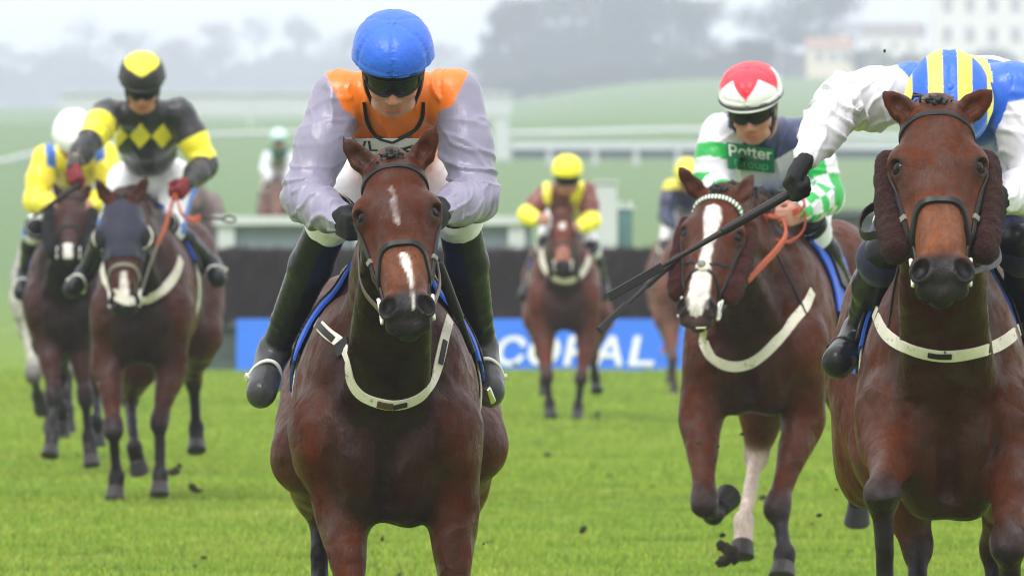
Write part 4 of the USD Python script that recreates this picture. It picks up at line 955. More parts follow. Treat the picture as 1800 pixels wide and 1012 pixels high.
# ------------------------------------------------------------------ the birch fence with its banner
mat_cloth('birch', rough=.85, scale=60, bump=.5, dist=.01, spec=.15, var=.3)
mat_cloth('banner_blue', col=lin(58, 118, 226), rough=.5, scale=20, bump=.1, dist=.004, spec=.3, var=.05, vscale=3.0)
mat_cloth('board_grey', col=lin(112, 122, 132), rough=.6, scale=20, bump=.1, dist=.004, var=.12, vscale=3.0)
mat_cloth('board_dark', col=lin(66, 80, 74), rough=.7, scale=20, bump=.1, dist=.004, var=.2, vscale=3.0)
mat_cloth('board_white', col=lin(184, 189, 190), rough=.5, scale=20, bump=.1, dist=.004, var=.06, vscale=3.0)
mat_cloth('board_teal', col=lin(88, 122, 124), rough=.6, scale=20, bump=.1, dist=.004, var=.12, vscale=3.0)
def build_fence():
    d = 125.0; L, R_ = P(362, 500, d)[0], P(1700, 500, d)[0]; y = d; zt, zb = P(0, 437, d)[2], float(ground_z(0, d)); zm = P(0, 560, d)[2]
    f = thing('steeplechase_fence', 'dark brown brushwood fence with a low blue banner along its foot', 'fence', (L, y, zb))
    rng = np.random.default_rng(3); W_, H_ = R_ - L, zt - zb
    nx, nz = 160, 14; u, w = np.meshgrid(np.linspace(0, W_, nx), np.linspace(.45, H_, nz))
    def face(y0): 
        p = np.stack([u, np.full_like(u, y0) + (w - .45) * .16, w], -1); p[..., 1] += (meshkit.fbm(p * 5, 3) - .5) * .16; p[-1, :, 2] += (meshkit.fbm(p[-1] * 7, 3, 4) - .5) * .10; return p
    fr = face(0.0); bk = face(.62); ring = np.concatenate([fr, bk[::-1]], 0); v, q = sheet(ring, .02); rgb = lin(38, 31, 32) * (.1 + 1.9 * meshkit.fbm(v * V(7, 7, 2.5), 3, 8))[:, None]
    put('brush', (v, q), 'birch', f, True, rgb)
    ms, cs = [], []
    for i in range(4200):
        x, z = rng.uniform(0, W_), rng.uniform(.5, H_ - .1); y0 = (z - .45) * .16 - .04 if rng.random() < .6 else rng.uniform(0, .7); z = z if y0 < .1 else H_ - .15
        l = rng.uniform(.18, .40); p0 = V(x, y0, z); p1 = p0 + V(rng.normal(0, .05), rng.normal(-.02, .03), min(l, H_ + rng.uniform(-.02, .09) - z)); r = rng.uniform(.005, .011)
        s_ = V(r, 0, 0); t_ = V(0, r, 0); ms.append((np.array([p0 - s_, p0 + s_, p0 + t_, p1]), np.array([(0, 1, 3), (1, 2, 3), (2, 0, 3)]))); cs.append(np.tile(lin(46, 37, 37) * rng.uniform(.4, 1.0) ** 1 * (2.4 if rng.random() < .2 else 1.2), (4, 1)))
    t = put('twigs', join(*ms), 'birch', f, False, np.vstack(cs)); tag(t, kind='stuff')
    x0 = P(340, 0, d)[0] - L; put('base_board', box((W_ / 2 + x0 / 2, .10, .24), (W_ - x0, .10, .44)), 'board_dark', f)
    put('base_rail', box((W_ / 2 + x0 / 2, .02, .50), (W_ - x0, .07, .07)), 'board_dark', f)
    put('ground_line', box((W_ / 2 + x0 / 2, -.05, .05), (W_ - x0, .10, .10)), 'board_dark', f)
    a, b = P(416, 0, d)[0], P(1208, 0, d)[0]; z1, z0 = P(0, 560, d)[2], P(0, 655, d)[2]
    bn = thing('banner', 'long blue sponsor banner with slanted white capitals along the foot of the fence', 'banner', (a, y - .14, z0))
    put('panel', box(((b - a) / 2, 0, (z1 - z0) / 2), (b - a, .05, z1 - z0)), 'banner_blue', bn)
    for ch, c0, c1 in (('C', 868, 922), ('O', 924, 984), ('R', 990, 1040), ('A', 1040, 1098), ('L', 1104, 1152)):
        m = meshkit.text_mesh(ch, 1.0, .01, True); v = np.array(m.vertices); lo, hi = v.min(0), v.max(0)
        w = (P(c1, 0, d)[0] - P(c0, 0, d)[0]) * .92; h = P(0, 590, d)[2] - P(0, 642, d)[2]; t = (v - lo) / (hi - lo); zz = t[:, 1] * h
        xx = P(c0, 0, d)[0] - a + t[:, 0] * w + zz * .20
        put('letter', (np.stack([xx, -.027 - t[:, 2] * .008, P(0, 642, d)[2] - z0 + zz], 1), np.array(m.faces)), 'print_white', bn)
    lx = P(1160, 0, d)[0] - a; lz = P(0, 618, d)[2] - z0
    for pts, c in (([(0, 0), (.16, .02), (.10, .13)], (220, 70, 90)), ([(.08, .12), (.17, .04), (.17, .17)], (240, 205, 70)), ([(.02, -.02), (.17, .0), (.17, -.06)], (60, 170, 130))):
        p = np.array(pts); v = np.vstack([np.stack([lx + p[:, 0], np.full(3, -.031), lz + p[:, 1]], 1), np.stack([lx + p[:, 0], np.full(3, -.0255), lz + p[:, 1]], 1)])
        put('logo_triangle', (v, np.array([(0, 1, 2), (5, 4, 3), (0, 3, 4), (0, 4, 1), (1, 4, 5), (1, 5, 2), (2, 5, 3), (2, 3, 0)])), 'print', bn, False, np.tile(lin(*c), (6, 1)))
build_fence()

# ------------------------------------------------------------------ boards, wings and rails beyond the fence
def board_run(name, label, cat, x0, x1, d, ytop, ycap, ybot, posts, panel, cap, group=None, gap=None):
    a, b = P(x0, 0, d)[0], P(x1, 0, d)[0]; zt, zc, zb = P(0, ytop, d)[2], P(0, ycap, d)[2], P(0, ybot, d)[2]; g = min(float(ground_z((a + b) / 2, d)), zb)
    t = thing(name, label, cat, (a, d, g), group); W_ = b - a
    put('top_rail', box((W_ / 2, -.06, (zt + zc) / 2 - g), (W_, .16, zt - zc)), cap, t)
    n = max(int(W_ / 2.4), 1)
    for i in range(n): put('panel', box(((i + .5) * W_ / n, .02, (zc + zb) / 2 - g - .004), (W_ / n - .02, .04, zc - zb - .008)), panel, t)
    for px in posts: put('post', box((P(px, 0, d)[0] - a, -.045, (zc - g) / 2), (.20, .08, zc - g)), 'board_white', t)
    return t
board_run('barrier', 'blue grey barrier with white top rail behind the fence, left and centre', 'barrier', 376, 936, 136.0, 379, 395, 446, (398, 640, 908), 'board_grey', 'board_white')
board_run('barrier', 'dark grey barrier behind the fence at the right, between the two right-hand horses', 'barrier', 1420, 1760, 136.0, 368, 376, 452, (), 'board_dark_grey', 'board_dark_grey')
def slab(name, label, cat, x0, x1, y0, y1, d, mat, extra=None, thick=.12):
    a, b, z1, z0 = P(x0, 0, d)[0], P(x1, 0, d)[0], P(0, y0, d)[2], P(0, y1, d)[2]; g = min(float(ground_z(a, d)), z0)
    t = thing(name, label, cat, ((a + b) / 2, d, g)); w = b - a
    put('panel', box((0, 0, (z1 + z0) / 2 - g), (w, thick, z1 - z0)), mat, t); put('cap', box((0, 0, z1 - g + .015), (w + .04, thick + .05, .03)), 'board_white', t)
    for q in (-1, 1): put('post', box((q * (w / 2 - .03), thick / 2 + .03, (z0 - g) / 2 + .3), (.05, .05, z0 - g + .6)), 'board_white', t)
    return t
slab('wing_panel', 'tall white wing panel just beyond the fence, right of the yellow-capped rider', 'panel', 1044, 1084, 322, 446, 131.0, 'board_white')
slab('marker_board', 'narrow teal marker board beside the tall white wing panel', 'board', 1086, 1112, 368, 446, 131.5, 'board_teal')
slab('wing_panel', 'white end post of the far rails, right of the leading rider\'s arm', 'post', 869, 894, 209, 281, 440.0, 'board_white', thick=.3)
def rail(label, pts, d, r, posts_every, ylift, mat='board_white', depth=0.0):
    """A running rail through photo points at distance d, on leaning posts."""
    p = np.array([P(x, y, d + dd) for x, y, dd in pts]); c = spline(p, 1.2); t = thing('running_rail', label, 'rail', (c[0][0], c[0][1], float(ground_z(c[0][0], c[0][1]))), 'white rails of the course'); o = V(c[0][0], c[0][1], float(ground_z(c[0][0], c[0][1])))
    put('rail', tube(c - o, r, 10), mat, t, True)
    n = max(int(np.linalg.norm(c[-1] - c[0]) / posts_every), 1)
    for i in np.linspace(0, len(c) - 1, n + 1).astype(int):
        q = c[i]; g = float(ground_z(q[0], q[1])); put('post', tube(np.array([q - o, V(q[0], q[1] + .25, min(g, q[2] - .4)) - o]), r * .55, 8), mat, t, True)
    return t
rail('white running rail curving in from the left edge towards the centre', [(-60, 290, 0), (0, 284, 5), (60, 270, 15), (140, 255, 35), (240, 244, 50), (370, 237, 55), (520, 233, 55), (700, 232, 55), (860, 236, 55)], 400.0, .09, 9.0, 0)
rail('upper white running rail to the right of the white end post', [(896, 236, 0), (1000, 234, 0), (1100, 231, 0), (1240, 229, 0), (1420, 236, 0), (1600, 242, 0), (1860, 240, 0)], 455.0, .12, 12.0, 0)
board_run('low_barrier', 'low pale barrier with dark panels in front of the far rail', 'barrier', 900, 1640, 424.0, 250, 263, 279, (966, 1046, 1118, 1192, 1270, 1350, 1430), 'board_slate', 'board_pale')
hb = board_run('white_hoarding', 'long white hoarding far behind the black-capped rider, across the left', 'hoarding', 105, 900, 640.0, 161, 166, 203, (440, 660), 'board_white', 'board_white')

# ------------------------------------------------------------------ distant trees and houses
mat_cloth('bark', col=(.06, .05, .042), rough=.9, scale=8, bump=.8, dist=.05, var=.3, vscale=1.0)
def leaf_mat(name, c):
    MAT[name] = usdkit.material(stage, f'/World/Looks/{name}', {'oi': ('attribute', {'attribute': 'col'}), 'd': ('diffuse_bsdf', {}), 't': ('translucent_bsdf', {}), 'm': ('mix_closure', {'fac': .3})},
        [('oi.color', 'd.color'), ('oi.color', 't.color'), ('d.BSDF', 'm.closure1'), ('t.BSDF', 'm.closure2')], surface='m.closure')
leaf_mat('foliage', None)
def tree(label, px, ytop, ybot, wpx, d, col, seed, bare=.0, group='far trees behind the course', n=1500, trunk=.25):
    rng = np.random.default_rng(seed); x = P(px, 0, d)[0]; z1, z0 = P(0, ytop, d)[2], P(0, ybot, d)[2]; z0 = max(min(z0, z1 - 3), float(ground_z(x, d)) - .3); H = z1 - z0; W_ = wpx / FPX * d
    t = thing('tree', label, 'tree', (x, d, z0), group); ms = []
    cl = []
    for i in range(13):
        a, h = rng.uniform(0, 6.28), rng.uniform(trunk, .95); r = W_ / 2 * math.sqrt(max(1 - ((h - .5) / .62) ** 2, .05)) * rng.uniform(.25, .8)
        e = V(r * math.cos(a), r * math.sin(a) * .8, h * H); b = V(0, 0, max(h - .28, .12) * H); m = .5 * (b + e) + V(0, 0, -.03 * H)
        ms.append(tube(spline([b, m, e], H * .06), np.linspace(.018 * H, .004 * H, len(spline([b, m, e], H * .06))), 5)); cl.append((e, W_ * rng.uniform(.12, .26)))
    cl.append((V(0, 0, .86 * H), W_ * .2))
    tr = spline([V(0, 0, -.2), V(.02 * H, 0, .4 * H), V(0, 0, .92 * H)], H * .08); put('trunk', join(tube(tr, np.linspace(.035 * H, .006 * H, len(tr)), 7), *ms), 'bark', t, True)
    c, r = zip(*[cl[i] for i in rng.integers(0, len(cl), n)]); c, r = np.array(c), np.array(r)
    dr = rng.normal(size=(n, 3)); dr /= np.linalg.norm(dr, axis=1, keepdims=True); p = c + dr * (r * rng.random(n) ** .4)[:, None] * V(1.1, .9, .85); p[:, 2] = np.clip(p[:, 2], .06 * H, H)
    s = H * rng.uniform(.018, .042, n) * (1 - bare * .55); u = rng.normal(size=(n, 3)); u /= np.linalg.norm(u, axis=1, keepdims=True); w = np.cross(u, dr); w /= np.maximum(np.linalg.norm(w, axis=1, keepdims=True), 1e-6)
    v = np.stack([p - u * s[:, None], p + w * s[:, None] * .6, p + u * s[:, None], p - w * s[:, None] * .6], 1).reshape(-1, 3); i4 = np.arange(n)[:, None] * 4
    f = np.vstack([i4 + V(0, 1, 2).astype(int), i4 + V(0, 2, 3).astype(int)]); col = np.repeat(np.array(col) * rng.uniform(.55, 1.5, n)[:, None], 4, 0)
    k = put('crown', (v, f), 'foliage', t, False, col); 
BA, DK, GR, BU = V(.085, .078, .068), V(.020, .050, .040), V(.045, .070, .036), V(.050, .060, .052)
for i, (px, yt, yb, w, lab) in enumerate([(-20, 78, 190, 110, 'pale bare tree at the left edge of the horizon'), (62, 92, 188, 90, 'low bare tree in the mist left of the black-capped rider'), (150, 34, 186, 150, 'tall misty bare tree behind the left shoulder of the black-capped rider'),
        (228, 58, 186, 110, 'rounded bare tree directly behind the black and yellow cap'), (318, 66, 186, 120, 'broad misty tree right of the black and yellow cap'), (388, 44, 186, 110, 'second misty tree right of the black and yellow cap'), (452, 32, 188, 130, 'tallest misty tree halfway between the two left caps'), (528, 30, 190, 120, 'misty tree just left of the blue cap'),
        (598, 60, 190, 110, 'misty tree behind the leading rider\'s left shoulder'), (670, 54, 192, 120, 'misty tree hidden partly by the blue cap'), (770, 78, 192, 110, 'low misty tree right of the blue cap'), (838, 92, 192, 90, 'small misty tree between the blue cap and the dark trees')]):
    tree(lab, px, yt, yb, w * 1.3, 3200.0 + 60 * (i % 4), BA if i % 3 else BA * .7 + DK * .3, 100 + i, bare=.35, n=2200, trunk=.05)
for i, (px, yt, yb, w, c, lab) in enumerate([(900, -10, 168, 110, BU, 'tall grey green tree at the left end of the dark clump'), (960, -4, 168, 140, DK, 'dark tree in the left half of the central clump'), (1030, -30, 158, 160, BU, 'tall pale topped tree in the middle of the central clump'), (1100, -8, 150, 160, DK, 'dark blue green tree in the middle of the central clump'),
        (1170, -14, 142, 160, DK, 'broad dark tree in the right half of the central clump'), (1240, 4, 138, 140, GR, 'greener tree at the right end of the central clump'), (1000, 70, 168, 120, DK, 'low dark tree in front of the central clump'), (1395, -30, 86, 170, DK, 'tall blue green tree above the red starred cap'), (1450, -20, 84, 110, BU, 'grey tree right of the tall one above the starred cap')]):
    tree(lab, px, yt, yb, w * 1.3, 1900.0 + 25 * (i % 3), c, 200 + i, n=3000, trunk=.03)
def woodland(label, x0, x1, yt, yb, d, c, seed, n):
    rng = np.random.default_rng(seed); a, b = P(x0, 0, d)[0], P(x1, 0, d)[0]; z1, z0 = P(0, yt, d)[2], P(0, yb, d)[2]
    px = rng.uniform(0, 1, n); top = z0 + (z1 - z0) * (.35 + .9 * meshkit.fbm(np.stack([px * (b - a) / 14, px * 0, px * 0], 1), 4, seed)); p = np.stack([a + px * (b - a), d + rng.uniform(-12, 12, n), z0 - 1 + (top - z0 + 1) * rng.random(n) ** .7], 1)
    s = (z1 - z0) * rng.uniform(.05, .11, n); u = rng.normal(size=(n, 3)); u /= np.linalg.norm(u, axis=1, keepdims=True); w = np.cross(u, rng.normal(size=(n, 3))); w /= np.linalg.norm(w, axis=1, keepdims=True)
    v = np.stack([p - u * s[:, None], p + w * s[:, None] * .6, p + u * s[:, None], p - w * s[:, None] * .6], 1).reshape(-1, 3); i4 = np.arange(n)[:, None] * 4
    k = put('woodland', (v, np.vstack([i4 + np.array([0, 1, 2]), i4 + np.array([0, 2, 3])])), 'foliage', None, False, np.repeat(np.array(c) * rng.uniform(.55, 1.5, n)[:, None], 4, 0)); tag(k, label, 'woodland', None, 'stuff')
woodland('misty belt of distant woodland along the left skyline', -120, 930, 96, 196, 3420.0, V(.07, .068, .056), 41, 9000)
woodland('dark hedge and scrub along the foot of the central trees', 850, 1310, 78, 172, 2050.0, DK * 1.3, 42, 5000)
woodland('pale scrub along the bank behind the houses at the right', 1290, 1900, 70, 150, 1960.0, V(.07, .075, .055), 43, 5000)
def bush(label, px, yt, yb, w, d, c, seed):
    rng = np.random.default_rng(seed); x = P(px, 0, d)[0]; z0, z1 = P(0, yb, d)[2], P(0, yt, d)[2]; t = thing('bush', label, 'bush', (x, d, z0 - .2), 'bushes along the far bank'); H, W_ = z1 - z0 + .2, w / FPX * d
    n = 700; p = rng.normal(size=(n, 3)); p /= np.linalg.norm(p, axis=1, keepdims=True); p = p * (.55 + .45 * rng.random(n))[:, None] * V(W_ / 2, W_ / 3, H / 2) * (.8 + .4 * meshkit.fbm(p * 2.5, 2, seed))[:, None] + V(0, 0, H / 2)
    s = H * rng.uniform(.05, .10, n); u = rng.normal(size=(n, 3)); u /= np.linalg.norm(u, axis=1, keepdims=True); w_ = np.cross(u, rng.normal(size=(n, 3))); w_ /= np.linalg.norm(w_, axis=1, keepdims=True)
    v = np.stack([p - u * s[:, None], p + w_ * s[:, None] * .6, p + u * s[:, None], p - w_ * s[:, None] * .6], 1).reshape(-1, 3); i4 = np.arange(n)[:, None] * 4
    put('crown', (v, np.vstack([i4 + np.array([0, 1, 2]), i4 + np.array([0, 2, 3])])), 'foliage', t, False, np.repeat(np.array(c) * rng.uniform(.55, 1.5, n)[:, None], 4, 0))
    put('stem', tube(np.array([V(0, 0, 0), V(0, 0, H * .6)]), H * .05, 6), 'bark', t)
for i, (px, yt, yb, w, c, lab) in enumerate([(1328, 66, 120, 70, DK, 'round dark bush left of the cream house'), (1535, 84, 128, 90, DK, 'dark bush right of the cream house'), (1600, 92, 132, 70, GR, 'green bush beside the dark one on the right'), (1745, 84, 130, 100, DK, 'dark bush below the pale building at top right'), (900, 140, 172, 70, GR, 'low bush at the left foot of the dark clump')]):
    bush(lab, px, yt, yb, w, 1620.0, c, 300 + i)
for i, (px, yt, yb, w, lab) in enumerate([(950, 128, 170, 90, 'bush at the foot of the clump, second from its left end'), (1015, 122, 164, 80, 'bush at the foot of the clump, third from its left end'), (1075, 108, 156, 100, 'widest bush at the foot of the dark clump'), (1140, 112, 150, 70, 'bush at the foot of the clump left of its right end'), (1205, 96, 146, 110, 'bush at the right end of the foot of the clump'), (1275, 88, 140, 80, 'bush just left of the red starred cap')]):
    bush(lab, px, yt, yb, w, 1660.0 + 12 * i, (DK, GR, BU)[i % 3], 330 + i)
mat_cloth('render_cream', col=lin(214, 200, 176), rough=.8, scale=3, bump=.2, dist=.02, var=.1, vscale=.6)
mat_cloth('render_pale', col=lin(216, 212, 206), rough=.8, scale=3, bump=.2, dist=.02, var=.1, vscale=.6)
mat_cloth('roof_slate', col=lin(112, 104, 104), rough=.7, scale=3, bump=.5, dist=.05, var=.2, vscale=1.0)
mat_cloth('roof_tile', col=lin(150, 112, 96), rough=.7, scale=3, bump=.5, dist=.05, var=.2, vscale=1.0)
mat_cloth('window_glass', col=(.20, .21, .23), rough=.3, scale=3, bump=0, dist=.01, var=.1, spec=.7)
def house(label, x0, x1, yeave, yridge, ybase, d, wall, roof, wins, depth=10.0):
    a, b = P(x0, 0, d)[0], P(x1, 0, d)[0]; ze, zr = P(0, yeave, d)[2], P(0, yridge, d)[2]; zb = min(P(0, ybase, d)[2], float(ground_z((a + b) / 2, d))) - .2
    t = thing('house', label, 'house', ((a + b) / 2, d + depth / 2, zb)); W_, H, R_ = b - a, ze - zb, zr - zb; put('wall', box((0, 0, H / 2), (W_, depth, H)), wall, t)
    v = np.array([(-W_ / 2 - .3, -depth / 2 - .3, H), (W_ / 2 + .3, -depth / 2 - .3, H), (W_ / 2 + .3, depth / 2 + .3, H), (-W_ / 2 - .3, depth / 2 + .3, H), (-W_ / 2 - .3, 0, R_), (W_ / 2 + .3, 0, R_)]) + V(0, 0, .01)
    r = put('roof', (v, np.array([(0, 1, 5), (0, 5, 4), (2, 3, 4), (2, 4, 5), (1, 2, 5), (3, 0, 4), (0, 3, 2), (0, 2, 1)])), roof, t)
    put('chimney', box((W_ * .3, .2, R_ + .3), (.7, .6, 1.4)), wall, r)
    for wx, wy, ww, wh in wins:
        xx, zz = P(wx, 0, d)[0] - (a + b) / 2, P(0, wy, d)[2] - zb; w = put('window', join(*[box((xx + q * ww / 2, -depth / 2 - .02, zz), (.09, .10, wh + .09)) for q in (-1, 1)], *[box((xx, -depth / 2 - .03, zz + q * wh / 2), (ww, .10, .09)) for q in (-1, 1)]), 'board_white', t)
        put('pane', box((xx, -depth / 2 - .01, zz), (ww - .1, .04, wh - .1)), 'window_glass', w)
house('cream house with a tiled roof and yellowish end, right of the starred cap', 1420, 1500, 84, 66, 132, 1700.0, 'render_cream', 'roof_tile', [(1440, 100, 1.2, 1.5), (1464, 100, 1.2, 1.5), (1486, 100, 1.2, 1.5)])
house('large pale building with tall windows above the striped cap at top right', 1640, 1900, -30, -60, 110, 1760.0, 'render_pale', 'roof_slate', [(x, y, 1.3, 2.4) for x in (1665, 1705, 1745, 1785, 1830) for y in (8, 62)])
house('low grey house between the cream one and the pale building', 1520, 1625, 62, 40, 118, 1800.0, 'render_pale', 'roof_slate', [(1540, 80, 1.0, 1.0), (1572, 80, 1.0, 1.0), (1602, 80, 1.0, 1.0)])

# ------------------------------------------------------------------ haze
usdkit.material(stage, '/World/Looks/haze_air', {'v': ('principled_volume', {'color': (.84, .92, 1.0), 'density': .0004, 'anisotropy': .45})}, [], volume='v.volume')
hz = usdkit.mesh(stage, '/World/haze', box((0, 2400, 37), (6000, 5400, 80)), UsdShade.Material.Get(stage, '/World/Looks/haze_air')); tag('/World/haze', 'pale damp haze over the racecourse', 'haze', None, 'stuff')

# ------------------------------------------------------------------ the leader in orange and mauve
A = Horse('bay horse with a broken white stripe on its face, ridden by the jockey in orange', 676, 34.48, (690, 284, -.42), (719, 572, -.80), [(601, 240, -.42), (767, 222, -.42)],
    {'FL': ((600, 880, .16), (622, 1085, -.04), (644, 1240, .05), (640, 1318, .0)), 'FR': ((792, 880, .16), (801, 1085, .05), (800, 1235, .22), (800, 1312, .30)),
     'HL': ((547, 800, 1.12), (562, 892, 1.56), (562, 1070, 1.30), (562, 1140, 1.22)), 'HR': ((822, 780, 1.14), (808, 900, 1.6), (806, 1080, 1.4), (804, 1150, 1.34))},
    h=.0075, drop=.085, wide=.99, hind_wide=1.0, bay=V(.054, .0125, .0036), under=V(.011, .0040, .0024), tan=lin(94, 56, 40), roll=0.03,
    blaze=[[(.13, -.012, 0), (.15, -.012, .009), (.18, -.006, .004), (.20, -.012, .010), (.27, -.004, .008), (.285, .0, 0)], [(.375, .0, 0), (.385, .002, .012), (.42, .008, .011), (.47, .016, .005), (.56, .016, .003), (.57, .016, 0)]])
A.bridle(); A.forelock(30, 2, .05); A.mane()
A.cloth(lin(30, 80, 190), b0=.50, off=.014); A.saddle()
A.strap_seen([(548, 556), (575, 585), (604, 608), (612, 640), (618, 672), (640, 698), (690, 712), (735, 700), (760, 672), (772, 632), (782, 590), (790, 560)], .035, 'breast_strap', 'white_web')
A.strap_seen([(664, 708), (680, 712), (690, 713)], .022, 'strap_keeper', 'brown_leather', lift=.008); A.strap_seen([(690, 715), (700, 712), (714, 709)], .016, 'strap_keeper', 'black_leather', lift=.008)
A.strap_seen([(562, 572), (574, 585), (588, 598)], .020, 'strap_buckle', 'black_leather', lift=.008); A.strap_seen([(600, 600), (604, 610), (606, 622)], .050, 'strap_keeper', 'black_leather', lift=.007)
A.strap_seen([(772, 640), (777, 615), (780, 600)], .018, 'strap_buckle', 'black_leather', lift=.008)
ra = Rider('person in blue cap and orange silks with mauve sleeves on the leading bay', A.d0,
    dict(head=(691, 124, .20), neck=(692, 146, .40), shoulderL=(594, 170, .46), shoulderR=(802, 168, .46), elbowL=(536, 345, .34), elbowR=(838, 345, .34), wristL=(596, 388, .10), wristR=(779, 372, .10),
         handL=(622, 402, .0), handR=(762, 385, .0), pelvis=(692, 285, .98), hipL=(630, 320, .92), hipR=(754, 320, .92), kneeL=(580, 388, .50), kneeR=(806, 384, .50), ankleL=(484, 612, .86), ankleR=(846, 605, .86), toeL=(462, 684, .70), toeR=(860, 682, .70)), tilt=35, h=.006)
OR, MA = lin(230, 114, 10), lin(132, 127, 150)
def col_a(s, v, w, t, ph, F):
    mid = (s.J['shoulderL'] + s.J['shoulderR']) / 2; sx = np.abs((v - mid) @ unit(s.J['shoulderR'] - s.J['shoulderL']))
    m = np.maximum(np.clip((sx - np.clip(.182 + .5 * (v - mid)[:, 2], .14, .235)) / .005, 0, 1), (w > 0) * np.clip((t - .06) / .005, 0, 1))[:, None]
    return OR * (1 - m) + MA * m
ra.silks(col_a, h=.006, amp=.012)
ra.decal([(606, 243), (744, 243), (738, 272), (612, 272)], 'chest_panel', 'print', lin(225, 222, 225))
ra.lettering('VL', [(622, 248), (662, 248), (664, 266), (626, 266)], 'panel_lettering', 'print', (.02, .02, .02))
for pts in ([(640, 180), (646, 215), (662, 240), (690, 250)], [(744, 180), (742, 208), (728, 230), (690, 250)]):
    q = ra.on_silks(spline(np.array(pts, float), 4.0), .014); put('goggle_cord', sweep(q, V(0, -1, .2), .012, .006), 'helmet_black', ra.root, 40)
ra.breeches(); ra.boots(toe=V(.045, .045, .048)); ra.gloves()
for q in 'LR': put('stirrup', ra.stirrup(q)[0], 'white_bit', ra.root, 40)
for q in (0, 1):
    h_ = ra.hands_done['LR'[q]] + ra.base - A.base
    A.rein([A.bits[q], A.bits[q] * .55 + h_ * .45 + V((-.03, .03)[q], 0, -.03), h_], mat='brown_leather')
ra.cap(lambda l, a, t: np.tile(lin(40, 95, 205), (len(l), 1))); ra.harness(); ra.goggles()

# ------------------------------------------------------------------ the rival on the right in blue and yellow
D = Horse('chestnut bay horse with thick brown fleece rolls beside its plain face', 1668, 32.26, (1646, 190, -.42), (1657, 512, -.80), [(1551, 160, -.42), (1744, 160, -.42)],
    {'FL': ((1572, 775, .10), (1551, 868, -.30), (1558, 1062, -.24), (1558, 1135, -.16)), 'FR': ((1778, 790, .12), (1772, 955, -.20), (1782, 1120, -.05), (1784, 1200, .02)),
     'HL': ((1572, 800, 1.12), (1612, 960, 1.1), (1616, 1130, .85), (1620, 1210, .78)), 'HR': ((1780, 800, 1.14), (1750, 960, 1.5), (1750, 1130, 1.4), (1750, 1210, 1.4))},
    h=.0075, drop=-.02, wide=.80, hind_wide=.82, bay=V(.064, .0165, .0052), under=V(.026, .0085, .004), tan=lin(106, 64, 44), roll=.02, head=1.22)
D.bridle(); D.forelock(26, 5, .045); D.mane(seed=6, side=-1)
for q in (-1, 1): D.fleece_roll(q, lin(52, 30, 27), .12, .41, .039, ang=94, out=.012)
D.cloth(lin(30, 80, 190)); D.saddle()
D.strap_seen([(1536, 540), (1552, 580), (1580, 604), (1620, 620), (1668, 626), (1720, 618), (1762, 602), (1800, 572)], .036, 'breast_strap', 'white_web')
D.strap_seen([(1632, 622), (1650, 625), (1672, 625)], .016, 'strap_loop', 'black_leather', lift=.008)
D.strap_seen([(1580, 470), (1570, 520), (1562, 575)], .010, 'martingale_strap', 'black_leather')
rd = Rider('person in blue and yellow striped cap with white sleeves, reaching out with a whip', D.d0,
    dict(head=(1667, 198, .05), neck=(1682, 160, .30), shoulderL=(1590, 162, .34), shoulderR=(1786, 160, .38), elbowL=(1478, 178, .14), elbowR=(1822, 322, .30), wristL=(1418, 276, -.06), wristR=(1764, 350, .04),
         handL=(1390, 322, -.10), handR=(1742, 362, -.02), pelvis=(1728, 186, .92), hipL=(1650, 250, .86), hipR=(1775, 250, .86), kneeL=(1552, 458, .46), kneeR=(1796, 440, .50), ankleL=(1514, 580, .80), ankleR=(1830, 590, .84), toeL=(1474, 632, .60), toeR=(1850, 640, .66)),
    tilt=68, h=.006, fist={'L': (V(.55, -.2, .8), V(.6, .6, .3)), 'R': None})
BL, YE, WH = lin(38, 96, 205), lin(238, 222, 90), lin(206, 206, 214)
def col_d(s, v, w, t, ph, F):
    mid = (s.J['shoulderL'] + s.J['shoulderR']) / 2; sx = (v - mid) @ unit(s.J['shoulderR'] - s.J['shoulderL'])
    wl = np.maximum(np.clip((np.abs(sx) - .185) / .005, 0, 1), (w > 0) * np.clip((t - .05) / .005, 0, 1))[:, None]
    y = ((np.abs(sx - .06) < .022) | (np.abs(sx + .06) < .022))[:, None] * ((v - mid) @ s.back > .02)[:, None]
    c = np.where(y, YE, BL)
    return c * (1 - wl) + WH * wl
rd.silks(col_d, h=.006, amp=.011)
rd.breeches(knee=lin(28, 30, 62)); rd.boots(cuffs=False); rd.gloves(fist={'L': (V(.55, -.2, .8), V(.6, .6, .3)), 'R': None})
def cap_d(l, a, t):
    k = l[:, 0] * 1.42; k = k - np.floor(k); m = np.clip((np.abs(k - .5) - .25) / .02 + .5, 0, 1)[:, None]
    return BL * m + YE * (1 - m)
rd.cap(cap_d, crease=2); rd.harness()
put('button', ball(rd.H(0, .03, .163), (.011, .011, .006), rd.RH), 'glove', rd.capc, True)
for q in 'LR': put('stirrup', rd.stirrup(q)[0], 'black_leather', rd.root, 40)
for q in (0, 1):
    h_ = rd.hands_done['LR'[q]] + rd.base - D.base if q else D.W(1700, 380, .0)
    D.rein([D.bits[q], D.bits[q] * .5 + h_ * .5 + V(.07 if q else -.03, -.02, -.05), h_])
D.rein([D.W(1545, 412, -.35), D.W(1520, 415, -.30), D.W(1511, 400, -.25), D.W(1520, 375, -.2), D.W(1545, 358, -.15), D.W(1572, 345, -.05)], width=.024)

